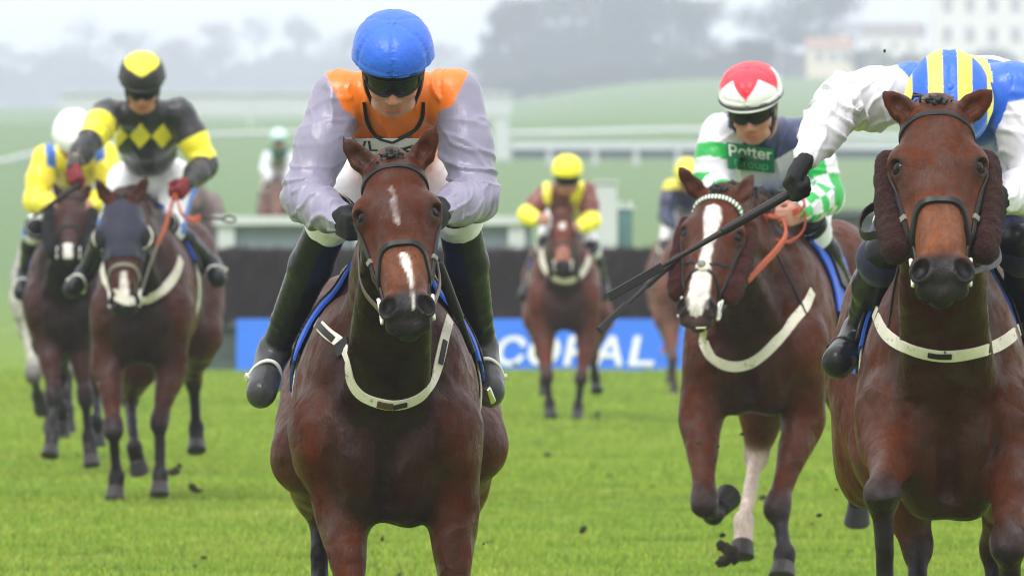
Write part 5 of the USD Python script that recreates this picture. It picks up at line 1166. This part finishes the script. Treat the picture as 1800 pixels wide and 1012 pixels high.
# ------------------------------------------------------------------ the third horse, white blaze, green and white check sleeves
C = Horse('bay horse with a wide white blaze and brown cheek rolls, turned slightly left', 1318, 44.44, (1266, 340, -.40), (1220, 566, -.74), [(1190, 290, -.42), (1325, 305, -.36)],
    {'FL': ((1232, 730, .12), (1238, 880, -.12), (1254, 902, .14), (1272, 884, .22)), 'FR': ((1412, 730, .20), (1367, 888, .0), (1380, 975, -.10), (1376, 1018, -.16)),
     'HL': ((1345, 690, 1.20), (1330, 800, 1.30), (1308, 916, .92), (1304, 985, .86)), 'HR': ((1478, 640, 1.25), (1498, 780, 1.72), (1510, 868, 1.62), (1508, 915, 1.66))},
    yaw=-10, h=.009, drop=.03, wide=.92, hind_wide=1.0, bay=V(.064, .0150, .0048), under=V(.021, .0066, .0036), roll=-.06, nose_turn=-.18, head=1.15, socks={'HL': lin(196, 176, 166)},
    blaze=[[(.09, -.005, 0), (.10, -.005, .026), (.16, .0, .034), (.24, .004, .022), (.36, .004, .020), (.42, .0, .034), (.55, .0, .04), (.58, 0, .02), (.585, 0, 0)]], muzzle_col=lin(60, 46, 44))
BR = C.bridle(nose='cross', brow=False)
p_, n_ = C.around(spline(np.array([(-100, .10), (-70, .065), (-35, .052), (0, .05), (35, .052), (70, .065), (100, .10)]) * V(.004, 1), .010) / V(.004, 1), 0, -.03)
for i in range(0, len(p_) - 3, 2):
    put('browband_square', sweep(p_[i:i + 3] + n_[i:i + 3] * .004, n_[i:i + 3], .022, .006), 'print_white' if i % 4 else 'print_green', BR, 40)
for q in (-1, 1): C.fleece_roll(q, lin(60, 28, 22), .10, .43, .034, ang=97, out=.006)
put('nose_fleece', (lambda m: (m[0] + .006 * (meshkit.fbm(m[0] * 90, 2) - .5)[:, None], m[1]))(ball(C.HL(0, .030, .382), V(.034, .026, .026), np.stack([C.s, C.y, C.n], 1), 3)), 'white_web', BR, True)
put('nose_patch', ball(C.HL(-.004, .050, .378), V(.018, .012, .018), np.stack([C.s, C.y, C.n], 1)), 'grey_leather', BR, True)
C.forelock(30, 9, .06); C.mane(seed=8)
C.cloth(lin(28, 84, 205), u0=1.08, b0=.5); C.saddle()
C.strap_seen([(1232, 575), (1240, 610), (1256, 632), (1284, 644), (1316, 640), (1344, 622), (1372, 592), (1396, 562), (1416, 538), (1428, 512)], .040, 'breast_strap', 'white_web')
C.strap_seen([(1362, 440), (1380, 475), (1400, 515), (1416, 552)], .012, 'martingale_strap', 'black_leather')
rc = Rider('person in red starred white cap and white silks with a green chest panel', C.d0,
    dict(head=(1322, 190, .22), neck=(1336, 222, .40), shoulderL=(1266, 236, .42), shoulderR=(1418, 246, .50), elbowL=(1252, 320, .36), elbowR=(1452, 342, .42), wristL=(1288, 372, .14), wristR=(1405, 374, .16),
         handL=(1300, 380, .06), handR=(1378, 384, .06), pelvis=(1378, 330, .98), hipL=(1320, 350, .90), hipR=(1420, 352, .94), kneeL=(1290, 400, .46), kneeR=(1428, 408, .54), ankleL=(1262, 520, .80), ankleR=(1486, 516, .80), toeL=(1250, 560, .66), toeR=(1494, 560, .62)),
    tilt=24, turn=-10, lean=-3, h=.0065, fist={'R': (V(.15, .2, -1), V(-1, 0, -.2)), 'L': None})
NV, GN = lin(44, 52, 92), lin(20, 160, 66)
def col_c(s, v, w, t, ph, F):
    mid = (s.J['shoulderL'] + s.J['shoulderR']) / 2; x = unit(s.J['shoulderR'] - s.J['shoulderL']); sx = (v - mid) @ x; dn = (mid - v)[:, 2]
    c = np.tile(WH, (len(v), 1))
    yoke = (np.abs(sx) < .165) & (dn + .10 * np.abs(sx) / .16 < .115 - .05 * (sx < -.1)); c[yoke & (w == 0) | yoke & (t < .04)] = NV
    low = (np.abs(sx - .02) + (np.abs(dn - .33)) < .085); c[low & (w == 0)] = NV
    ang = np.arctan2(ph[:, 1], ph[:, 0]); L = t
    hoop = (np.floor(L / .062) % 2 == 1); c[(w == 1) & hoop & (L > .03)] = GN
    chk = ((np.floor(L / .062) + np.floor(ang / (math.pi / 3))) % 2 == 1); c[(w == 2) & chk & (L > .12)] = GN
    return c
rc.silks(col_c, h=.0065, amp=.008)
rc.decal([(1276, 250), (1360, 262), (1362, 304), (1280, 296)], 'chest_panel', 'print', lin(18, 120, 76))
rc.lettering('Potter', [(1280, 253), (1356, 264), (1357, 282), (1282, 275)], 'panel_lettering', 'print', lin(232, 236, 232))
rc.lettering('Group', [(1290, 279), (1350, 286), (1351, 303), (1292, 296)], 'panel_lettering', 'print', lin(110, 200, 150), bold=False)
rc.breeches(); rc.boots(toe=None)
def cap_c(l, a, t):
    r = np.hypot(l[:, 0], l[:, 1]); th = np.degrees(np.arccos(np.clip(l[:, 2], -1, 1))); aa = ((a + math.pi / 5) % (2 * math.pi / 5)) - math.pi / 5
    k = np.abs(aa) / (math.pi / 5); edge = 74 - 42 * k ** .8
    hole = 8
    m = (np.clip((edge - th) / 2.5 + .5, 0, 1))[:, None]
    return lin(226, 40, 62) * m + lin(232, 230, 234) * (1 - m)
rc.cap(cap_c, crease=5); rc.peak(lin(230, 228, 230), out=.018); rc.harness(); rc.goggles()
a_ = np.linspace(0, 2 * math.pi, 90, endpoint=False)
put('cap_band', tube(np.array([rc.H(.1185 * math.sin(q), -.010 + .141 * math.cos(q), .050) for q in a_]), .0035, 6, True), 'helmet_black', rc.capc, True)
for q in 'LR': put('stirrup', rc.stirrup(q)[0], 'black_leather', rc.root, 40)
hR = rc.hands_done['R'] + rc.base - C.base
def cpt(x, y, b): return C.W(x, y, b)
C.rein([C.bits[1], cpt(1305, 505, -.35), cpt(1318, 492, -.30)], width=.02)
C.rein([cpt(1314, 494, -.32), cpt(1340, 466, -.22), cpt(1368, 436, -.10), cpt(1382, 410, -.02), hR], 'rubber_rein', 'red_rubber', .026, .010)
C.rein([cpt(1330, 384, .02), cpt(1352, 380, -.02), hR, cpt(1410, 366, .06), cpt(1412, 350, .10), cpt(1396, 342, .10)], 'rubber_rein', 'red_rubber', .022, .010)
C.rein([cpt(1348, 384, .0), cpt(1346, 404, .02), cpt(1362, 420, .06), cpt(1390, 424, .1), cpt(1412, 404, .12), cpt(1416, 372, .12)], 'rubber_rein', 'red_rubber', .016, .008)

# ------------------------------------------------------------------ the dark hooded horse on the left
B = Horse('dark bay horse in a black blinker hood with a white nose stripe', 243, 59.7, (214, 348, -.36), (219, 552, -.58), [(167, 312, -.36), (260, 308, -.36)],
    {'FL': ((190, 640, .14), (200, 752, -.06), (205, 838, .02), (202, 882, -.02)), 'FR': ((300, 645, .16), (281, 738, .04), (281, 834, .0), (281, 874, -.04)),
     'HL': ((240, 640, 1.2), (228, 700, 1.5), (236, 785, 1.1), (246, 828, 1.16)), 'HR': ((350, 590, 1.2), (340, 668, 1.66), (345, 752, 1.7), (347, 798, 1.62))},
    yaw=-4.5, h=.012, drop=.04, wide=.86, hind_wide=.80, bay=lin(62, 31, 21), under=lin(26, 15, 13), head=1.12, roll=.02,
    blaze=[[(.40, 0, 0), (.41, 0, .010), (.46, .0, .020), (.55, .0, .026), (.57, 0, .01), (.575, 0, 0)]])
B.bridle(nose='arch', brow=False, nosez=.37, nose_mat='grey_leather')
l_ = B.to_head(B.v); m_ = (l_[:, 2] > -.01) & (l_[:, 2] < .335) & (np.abs(l_[:, 0]) < .125) & (l_[:, 1] > -.20) & (l_[:, 1] < .11) & ~((np.hypot(np.abs(l_[:, 0]) - .056, l_[:, 2] - .0) < .045) & (l_[:, 1] > -.05))
hd = thing_part('blinker_hood', B.root)
hv, hf, _ = shell(B.v, B.f, m_, .003, .004); put('hood_cloth', (hv, hf), 'pad_cloth', hd, True, np.tile(lin(40, 42, 58), (len(hv), 1)))
for q in (-1, 1):
    u_, w_ = np.meshgrid(np.linspace(-1.25, 1.25, 18), np.linspace(.15, 1.45, 10)); R_ = .066
    L_ = np.stack([q * (.070 + R_ * np.sin(w_) * .9 * np.cos(u_ * .8) ), -.035 + R_ * 1.0 * np.cos(w_) * 1.0, .205 + R_ * 1.15 * np.sin(u_) * np.sin(w_)], -1)
    P_ = np.array([B.HL(*x) for x in L_.reshape(-1, 3)]).reshape(L_.shape); put('eye_cup', sheet(P_, .006), 'glove', hd, True)
    put('cup_rim', tube(np.array([B.HL(q * (.068 + .064 * math.cos(t)), -.010, .205 + .072 * math.sin(t)) for t in np.linspace(-1.2, 1.2, 24)]), .005, 6), 'white_web', hd, True)
B.cloth(lin(30, 84, 205), u0=1.24); B.saddle(); B.forelock(20, 4, .05); B.mane(seed=5)
B.strap_seen([(178, 440), (180, 475), (192, 505), (212, 524), (244, 530), (272, 520), (296, 500), (312, 476), (318, 455)], .052, 'breast_strap', 'white_web')
rb = Rider('person in black cap with a yellow top and black silks with yellow diamonds', B.d0,
    dict(head=(250, 152, .20), neck=(252, 182, .38), shoulderL=(186, 202, .42), shoulderR=(318, 200, .46), elbowL=(164, 238, .22), elbowR=(360, 288, .44), wristL=(128, 292, .02), wristR=(330, 322, .22),
         handL=(134, 322, -.04), handR=(305, 350, .12), pelvis=(272, 310, .98), hipL=(225, 320, .90), hipR=(312, 322, .92), kneeL=(196, 396, .48), kneeR=(300, 402, .54), ankleL=(152, 478, .80), ankleR=(368, 462, .84), toeL=(128, 505, .66), toeR=(380, 488, .70)),
    tilt=30, h=.008, fist={'L': (V(.6, -.3, .3), V(.3, .6, -.4)), 'R': (V(.2, .3, -1), V(-1, .2, -.3))})
BK, YL = V(.014, .014, .016), lin(236, 222, 50)
def col_b(s, v, w, t, ph, F):
    mid = (s.J['shoulderL'] + s.J['shoulderR']) / 2; x = unit(s.J['shoulderR'] - s.J['shoulderL']); sx = (v - mid) @ x; dn = (mid - v)[:, 2] - .02 * 0
    c = np.tile(BK, (len(v), 1))
    k = (sx + .02) / .118; k = k - np.round(k)
    front = (v - mid) @ s.back < .05
    c[(w == 0) & (np.abs(k) * .118 * 1.15 + np.abs(dn - .115) < .066) & (np.abs(sx) < .20) & front] = YL
    ang = np.arctan2(ph[:, 1], ph[:, 0]); down = ph[:, 0]
    LL, LR = np.linalg.norm(s.J['elbowL'] - s.J['shoulderL']), np.linalg.norm(s.J['elbowR'] - s.J['shoulderR'])
    low = unit(V(0, 0, -1) + .0); 
    c[(w == 1) & (t > .10) & (t < LL + .03)] = YL; c[(w == 2) & (t > .14) & (t < LR - .01)] = YL
    return c
rb.silks(col_b, h=.008, amp=.008)
rb.breeches(stripe=lin(60, 110, 200)); rb.boots()
def cap_b(l, a, t):
    f = np.cos(a); th = np.degrees(np.arccos(np.clip(l[:, 2], -1, 1))); edge = 40 + 12 * np.maximum(0, 1 - np.abs(np.sin(a)) / .5) * (f > 0) - 4 * (1 - f)
    m = np.clip((edge - th) / 4 + .5, 0, 1)[:, None]
    return YL * m + BK * (1 - m)
rb.cap(cap_b, n=(50, 100)); rb.peak(BK, out=.016); rb.harness(); rb.goggles()
rb.gloves('red_glove', fist={'L': (V(.6, -.3, .3), V(.3, .6, -.4)), 'R': (V(.2, .3, -1), V(-1, .2, -.3))})
for q, cc in (('L', 'tan_band'), ('R', 'tan_band')):
    w, e = rb.J['wrist' + q], rb.J['elbow' + q]; ax = unit(e - w); put('wristband', tube(np.array([w + ax * .035, w + ax * .05, w + ax * .075]), (.044, .047, .044), 16), cc, rb.root, True)
for q in 'LR': put('stirrup', rb.stirrup(q)[0], 'white_bit', rb.root, 40)
hR = rb.hands_done['R'] + rb.base - B.base
B.rein([B.bits[1], B.W(262, 470, -.30), B.W(278, 428, -.16)], width=.02, mat='grey_leather')
B.rein([B.W(276, 432, -.17), B.W(292, 396, -.06), hR], 'rubber_rein', 'red_rubber', .030, .010)
B.rein([hR, B.W(320, 376, .02), B.W(338, 386, .06), B.W(352, 382, .10)], 'rubber_rein', 'red_rubber', .034, .010)
B.rein([B.W(350, 383, .10), B.W(372, 384, .12), B.W(392, 385, .12)], 'rein_end', 'black_leather', .014, .008)
B.rein([B.W(390, 385, .12), B.W(402, 380, .12), B.W(416, 386, .12), B.W(404, 391, .12), B.W(390, 386, .12)], 'rein_end', 'black_leather', .014, .010, nrm=(0, 0, 1))

# ------------------------------------------------------------------ the yellow and blue rider beside it, and the grey behind
G_ = 'race horses galloping with jockeys'
Fh = Horse('dark brown horse with a pink nose, second from the left, beside the hooded horse', 116, 66.7, (126, 345, -.36), (119, 452, -.72), [(92, 318, -.36), (160, 322, -.36)],
    {'FL': ((84, 596, .12), (95, 692, -.06), (92, 762, -.16), (87, 806, -.24)), 'FR': ((138, 600, .14), (150, 696, .06), (156, 768, .10), (162, 822, .04)),
     'HL': ((92, 600, 1.2), (112, 660, 1.6), (108, 720, 1.3), (104, 756, 1.36)), 'HR': ((152, 600, 1.2), (172, 690, 1.6), (170, 740, 1.2), (172, 786, 1.2))},
    h=.014, drop=.03, wide=.82, hind_wide=.82, bay=lin(54, 28, 22), under=lin(22, 13, 12), head=1.2, blaze=[[(.50, 0, 0), (.51, 0, .03), (.60, 0, .03), (.61, 0, 0)]])
Fh.bridle(wide=.022); 
for q in (-1, 1): Fh.fleece_roll(q, (.012, .012, .014), .10, .48, .045, ang=97, out=.004)
Fh.cloth(lin(60, 110, 210), u0=1.0); Fh.saddle()
rf = Rider('person bent low in white cap and yellow silks with blue braces, far left', Fh.d0,
    dict(head=(130, 246, .10), neck=(130, 262, .32), shoulderL=(80, 278, .36), shoulderR=(184, 272, .38), elbowL=(62, 352, .30), elbowR=(196, 340, .30), wristL=(96, 360, .06), wristR=(160, 362, .06),
         handL=(108, 366, .0), handR=(148, 368, .0), pelvis=(130, 312, .92), hipL=(100, 330, .86), hipR=(162, 330, .86), kneeL=(62, 408, .48), kneeR=(178, 412, .50), ankleL=(46, 478, .80), ankleR=(160, 482, .82), toeL=(38, 512, .62), toeR=(176, 510, .66)),
    tilt=58, h=.011)
def col_f(s, v, w, t, ph, F):
    mid = (s.J['shoulderL'] + s.J['shoulderR']) / 2; sx = (v - mid) @ unit(s.J['shoulderR'] - s.J['shoulderL'])
    c = np.tile(lin(232, 214, 50), (len(v), 1)); c[(np.abs(np.abs(sx) - .145) < .028) & ((w == 0) | (t < .06))] = lin(50, 104, 190); return c
rf.silks(col_f, h=.011, amp=.008); rf.breeches(stripe=lin(70, 120, 205)); rf.boots()
rf.cap(lambda l, a, t: np.tile(lin(232, 230, 236), (len(l), 1)), n=(40, 80)); rf.harness()
for q in 'LR': put('stirrup', rf.stirrup(q)[0], 'white_bit', rf.root, 40)
for q in (0, 1):
    h_ = rf.hands_done['LR'[q]] + rf.base - Fh.base; Fh.rein([Fh.bits[q], Fh.bits[q] * .5 + h_ * .5 + V((-.03, .03)[q], 0, -.03), h_])
Gy = Horse('grey horse mostly hidden behind the dark brown horse at the left edge', 88, 71.4, (96, 380, -.30), (96, 470, -.62), [(80, 362, -.3), (112, 362, -.3)],
    {'FL': ((59, 562, .12), (59, 656, -.06), (66, 694, .14), (72, 712, .2)), 'FR': ((116, 562, .12), (112, 656, .0), (110, 730, .1), (110, 770, .1)),
     'HL': ((66, 560, 1.2), (86, 650, 1.6), (88, 720, 1.4), (90, 760, 1.4)), 'HR': ((120, 560, 1.2), (120, 650, 1.6), (120, 720, 1.4), (120, 760, 1.4))},
    h=.018, drop=.03, wide=.82, hind_wide=.8, bay=lin(170, 166, 160), under=lin(120, 116, 112), points=lin(52, 48, 48))

# ------------------------------------------------------------------ the riders still coming over the last fence
def far_legs(x, gy, s, w=.17, ph=0):
    """A galloping set of legs for a distant horse whose chest is at photo column x, standing line gy, s pixels a metre."""
    L = {}
    for n, q in (('L', -1), ('R', 1)):
        a = ph + (q > 0)
        up = .85
        L['F' + n] = ((x + q * w * s, gy - up * s, .12), (x + q * w * .8 * s, gy - (.46 if a % 2 else .52) * s, -.10), (x + q * w * .8 * s, gy - (.16 if a % 2 else .30) * s, (-.05 if a % 2 else .16)), (x + q * w * .8 * s, gy - (.04 if a % 2 else .20) * s, (-.12 if a % 2 else .24)))
        L['H' + n] = ((x + q * w * 1.1 * s, gy - .86 * s, 1.2), (x + q * w * s, gy - .50 * s, 1.6), (x + q * w * s, gy - .22 * s, 1.35), (x + q * w * s, gy - .08 * s, 1.3))
    return L
E = Horse('bay horse with a white star galloping clear of the fence in the middle distance', 992, 89.7, (988, 376, -.36), (990, 478, -.64), [(966, 356, -.36), (1006, 352, -.36)],
    {'FL': ((956, 596, .12), (962, 660, -.04), (966, 708, .0), (968, 736, -.04)), 'FR': ((1032, 596, .14), (1022, 664, .0), (1016, 712, .04), (1015, 740, .0)),
     'HL': ((946, 560, 1.2), (950, 620, 1.5), (956, 668, 1.2), (958, 690, 1.2)), 'HR': ((1052, 560, 1.2), (1042, 622, 1.6), (1046, 662, 1.7), (1050, 692, 1.62))},
    h=.018, drop=.06, wide=.98, hind_wide=.95, bay=lin(86, 42, 30), under=lin(36, 20, 17), head=1.15, socks={}, blaze=[[(.12, 0, 0), (.13, 0, .022), (.19, 0, .022), (.2, 0, 0)]], tan=lin(150, 96, 80))
E.bridle(wide=.024)
E.cloth(lin(70, 120, 205), u0=1.2); E.saddle()
E.strap_seen([(952, 440), (956, 468), (972, 488), (1000, 494), (1022, 482), (1034, 460), (1036, 440)], .055, 'breast_strap', 'white_web')
re_ = Rider('person in plain yellow cap and brown silks with yellow cuffs, in the middle distance', E.d0,
    dict(head=(997, 312, .18), neck=(997, 328, .38), shoulderL=(962, 338, .42), shoulderR=(1030, 336, .44), elbowL=(926, 378, .34), elbowR=(1040, 388, .34), wristL=(946, 388, .12), wristR=(1016, 402, .12),
         handL=(955, 388, .04), handR=(1008, 404, .04), pelvis=(997, 372, .95), hipL=(972, 388, .88), hipR=(1022, 388, .88), kneeL=(958, 432, .50), kneeR=(1040, 440, .52), ankleL=(932, 498, .80), ankleR=(1058, 496, .82), toeL=(920, 518, .66), toeR=(1062, 518, .68)),
    tilt=26, h=.013)
def col_e(s, v, w, t, ph, F):
    mid = (s.J['shoulderL'] + s.J['shoulderR']) / 2; sx = (v - mid) @ unit(s.J['shoulderR'] - s.J['shoulderL']); dn = (mid - v)[:, 2]
    c = np.tile(lin(116, 62, 50), (len(v), 1))
    c[(w == 0) & (np.abs(sx - .07 + .2 * (dn - .12)) < .055)] = lin(236, 226, 40); c[((np.abs(sx + .15) < .04) & (t < .1))] = lin(236, 228, 80)
    for i, q in ((1, 'L'), (2, 'R')): c[(w == i) & (t > np.linalg.norm(s.J['elbow' + q] - s.J['shoulder' + q]) - .05)] = lin(240, 228, 50)
    return c
re_.silks(col_e, h=.013, amp=.008); re_.breeches(); re_.boots()
re_.cap(lambda l, a, t: np.tile(lin(242, 228, 50), (len(l), 1)), n=(36, 70)); re_.harness(); re_.goggles()
for q in (0, 1):
    h_ = re_.hands_done['LR'[q]] + re_.base - E.base; E.rein([E.bits[q], E.bits[q] * .5 + h_ * .5 + V((-.03, .03)[q], 0, -.03), h_])
Hh = Horse('brown horse half hidden behind the white-blazed horse, leg against the blue banner', 1204, 105.0, (1208, 392, -.36), (1206, 478, -.62), [(1196, 374, -.36), (1222, 374, -.36)],
    {'FL': ((1180, 570, .12), (1182, 628, -.05), (1185, 680, .0), (1183, 702, -.05)), 'FR': ((1232, 570, .12), (1228, 628, .0), (1228, 650, .1), (1228, 664, .2)),
     'HL': ((1172, 560, 1.2), (1176, 610, 1.6), (1180, 650, 1.4), (1180, 672, 1.4)), 'HR': ((1238, 560, 1.2), (1230, 610, 1.6), (1230, 650, 1.4), (1230, 672, 1.4))},
    h=.022, drop=.05, wide=.95, bay=lin(104, 64, 52), under=lin(62, 40, 36), points=lin(60, 48, 48))
Hh.cloth(lin(60, 70, 120), u0=1.1)
rh = Rider('person in navy and yellow silks partly hidden behind the white-blazed horse', Hh.d0,
    dict(head=(1208, 312, .18), neck=(1208, 324, .38), shoulderL=(1180, 330, .42), shoulderR=(1238, 330, .44), elbowL=(1170, 380, .34), elbowR=(1246, 380, .34), wristL=(1182, 396, .12), wristR=(1232, 396, .12),
         pelvis=(1206, 370, .95), hipL=(1184, 386, .88), hipR=(1228, 386, .88), kneeL=(1170, 436, .50), kneeR=(1242, 436, .52), ankleL=(1158, 486, .80), ankleR=(1258, 486, .82), toeL=(1154, 506, .66), toeR=(1262, 506, .68)), tilt=40, h=.016)
def col_h(s, v, w, t, ph, F):
    c = np.tile(lin(30, 36, 70), (len(v), 1)); mid = (s.J['shoulderL'] + s.J['shoulderR']) / 2; c[((w == 0) | (t < .05)) & ((mid - v)[:, 2] < .02)] = lin(222, 204, 60); return c
rh.silks(col_h, h=.016); rh.breeches(); rh.boots(); rh.cap(lambda l, a, t: np.tile(lin(226, 210, 70), (len(l), 1)), n=(30, 60)); rh.goggles()
G = Horse('brown horse still beyond the fence under the green-bodied rider', 486, 178.6, (486, 352, -.36), (486, 400, -.6), [(478, 338, -.36), (494, 338, -.36)], far_legs(486, 494, 112), h=.024, drop=.0, bay=lin(112, 78, 64), under=lin(70, 50, 46))
G.cloth(lin(80, 90, 140), u0=1.1)
rg = Rider('person in pale cap and dark green silks with white sleeves, farthest away', G.d0,
    dict(head=(490, 246, .18), neck=(490, 258, .38), shoulderL=(474, 266, .42), shoulderR=(507, 266, .44), elbowL=(464, 296, .34), elbowR=(516, 296, .34), wristL=(474, 312, .12), wristR=(506, 312, .12),
         pelvis=(488, 290, .95), hipL=(476, 302, .88), hipR=(500, 302, .88), kneeL=(466, 330, .50), kneeR=(508, 330, .52), ankleL=(458, 364, .80), ankleR=(516, 364, .82), toeL=(456, 374, .66), toeR=(518, 374, .68)), tilt=26, h=.02)
def col_g(s, v, w, t, ph, F):
    c = np.tile(lin(24, 96, 62), (len(v), 1)); c[(w > 0) & (t > .02)] = lin(214, 220, 228); mid = (s.J['shoulderL'] + s.J['shoulderR']) / 2; c[(w == 0) & (np.abs((mid - v)[:, 2] - .17) < .03)] = lin(150, 140, 50); return c
rg.silks(col_g, h=.02); rg.breeches(lin(200, 190, 185)); rg.boots(); rg.cap(lambda l, a, t: np.tile(lin(190, 226, 222), (len(l), 1)), n=(26, 50)); rg.goggles()
Jh = Horse('brown horse blurred beyond the fence, behind the black and yellow rider', 352, 166.0, (346, 322, -.3), (346, 372, -.5), [(340, 308, -.3), (352, 308, -.3)], far_legs(352, 525, 120), h=.024, drop=.0, bay=lin(104, 84, 78), under=lin(80, 64, 60))

# ------------------------------------------------------------------ whips and flying turf
def whip(label, p0, p1, base, r0=.009, r1=.006, flap=True, blue=None, tip=None):
    """A whip from the hand's end p0 to its tip p1."""
    t = thing('whip', label, 'whip', base); p0, p1 = p0 - base, p1 - base; ax = unit(p1 - p0); L = np.linalg.norm(p1 - p0)
    put('handle', tube(np.array([p0 - ax * .02, p0, p0 + ax * .2, p0 + ax * .205]), np.array([r0 * 1.3, r0 * 1.5, r0 * 1.35, r0]), 10), 'black_leather', t, True)
    put('shaft', tube(np.array([p0 + ax * .2, p1 - ax * .16]), np.array([r0, r1]), 10), 'black_leather', t, True)
    if blue: put('grip_band', tube(np.array([p0 + ax * blue, p0 + ax * (blue + .08)]), r0 * 1.08, 10), 'blue_band', t, True)
    n = unit(np.cross(ax, V(0, 1, 0)))
    if flap: put('flap', sweep(np.array([p1 - ax * .18, p1 - ax * .1, p1]), V(0, -1, 0) if abs(ax[1]) < .8 else n, .026, .016), 'black_leather', t)
    if tip: put('tip', tube(np.array([p1 - ax * .01, p1 + ax * .04]), r1 * 1.25, 10), 'steel', t, True)
mat_cloth('blue_band', col=lin(60, 60, 170), rough=.4, scale=100, bump=.1, dist=.001, var=.1)
hD = rd.hands_done['L'] + rd.base
w0 = P(1374, 348, D.d0 - .14); whip('black whip with a blue band held across the white-blazed horse by the striped-cap rider', w0, P(1070, 522, D.d0 - .30), w0, blue=.10)
w1 = P(1192, 452, C.d0 - .50); whip('second black whip just below the long one, from behind the cheek roll', w1, P(1053, 580, C.d0 - .8), w1)
w2 = P(772, 470, A.d0 + .02); whip('black whip hanging down by the boot of the leading rider, silver tip', w2, P(858, 688, A.d0 + .30), w2, tip=True, flap=False, r0=.012, r1=.010)
w3 = P(136, 326, B.d0 - .05); whip('thin grey whip in the red glove of the black and yellow rider, pointing left', w3, P(18, 411, B.d0 - .25), w3, flap=False)
rng_ = np.random.default_rng(12)
def clod(px, py, d, r, lab):
    m = trimesh.creation.icosphere(2, 1.0); v = m.vertices * r * V(1.2, .8, .8); v = v * (.6 + .9 * meshkit.fbm(m.vertices * 1.9 + rng_.uniform(0, 50), 3))[:, None]; v = v @ roty(rng_.uniform(0, 3)).T
    p = put('mud_clod', (v + P(px, py, d), np.array(m.faces)), 'mud', None, False); tag(p, lab, 'mud clod', 'clods of turf kicked up by hooves')
LC = 'tiny speck of mud flung up by the hooves'
NAMED = {(306, 828): 'dark clod of turf flung up right of the hooded horse, upper of its pair', (340, 857): 'dark clod of turf right of the hooded horse, lower of its pair', (1278, 966): 'clod of turf thrown up left of the white-socked hind hoof',
    (1288, 974): 'largest clod of turf breaking against the white-socked hind hoof', (1266, 958): 'topmost clod of turf beside the white-socked hind hoof', (1272, 985): 'lowest clod of turf below the white-socked hind hoof', (1300, 968): 'clod of turf in front of the white-socked hind hoof',
    (1025, 930): 'dark divot lying on the grass between the leader and the white-blazed horse', (1440, 905): 'dark divot on the grass behind the white-blazed horse\'s forelegs', (1050, 728): 'dark divot on the grass below the yellow-capped rider\'s horse', (905, 640): 'speck of turf in the air against the banner',
    (672, 946): 'dark divot seen between the leading horse\'s forelegs', (1555, 90): 'small dark fleck in the air left of the striped cap', (1470, 860): 'small dark divot on the grass left of the right-hand horse\'s knee', (850, 955): 'small dark divot on the grass right of the leader\'s legs'}
for px, py, d, r in ((306, 828, 59.5, .026), (316, 818, 59.5, .014), (340, 857, 60, .024), (351, 862, 60, .012), (285, 800, 60, .008), (1266, 958, 45, .018), (1278, 966, 45.2, .028), (1288, 974, 45.1, .032), (1272, 985, 45.1, .026), (1300, 968, 45.3, .02), (1270, 940, 45, .01),
        (1228, 778, 44, .007), (1262, 784, 44, .006), (1305, 762, 44, .008), (1250, 700, 43.8, .006), (1555, 90, 33, .004), (1470, 860, 46, .006), (1025, 930, 52, .016), (1440, 905, 47, .010), (1050, 728, 88, .02), (905, 640, 86, .014), (970, 585, 80, .014), (1700, 880, 36, .008), (850, 955, 40, .004), (672, 946, 48, .009)):
    clod(px, py, d, r, NAMED.get((px, py), LC))
print('built in', round(time.time() - T0, 1))
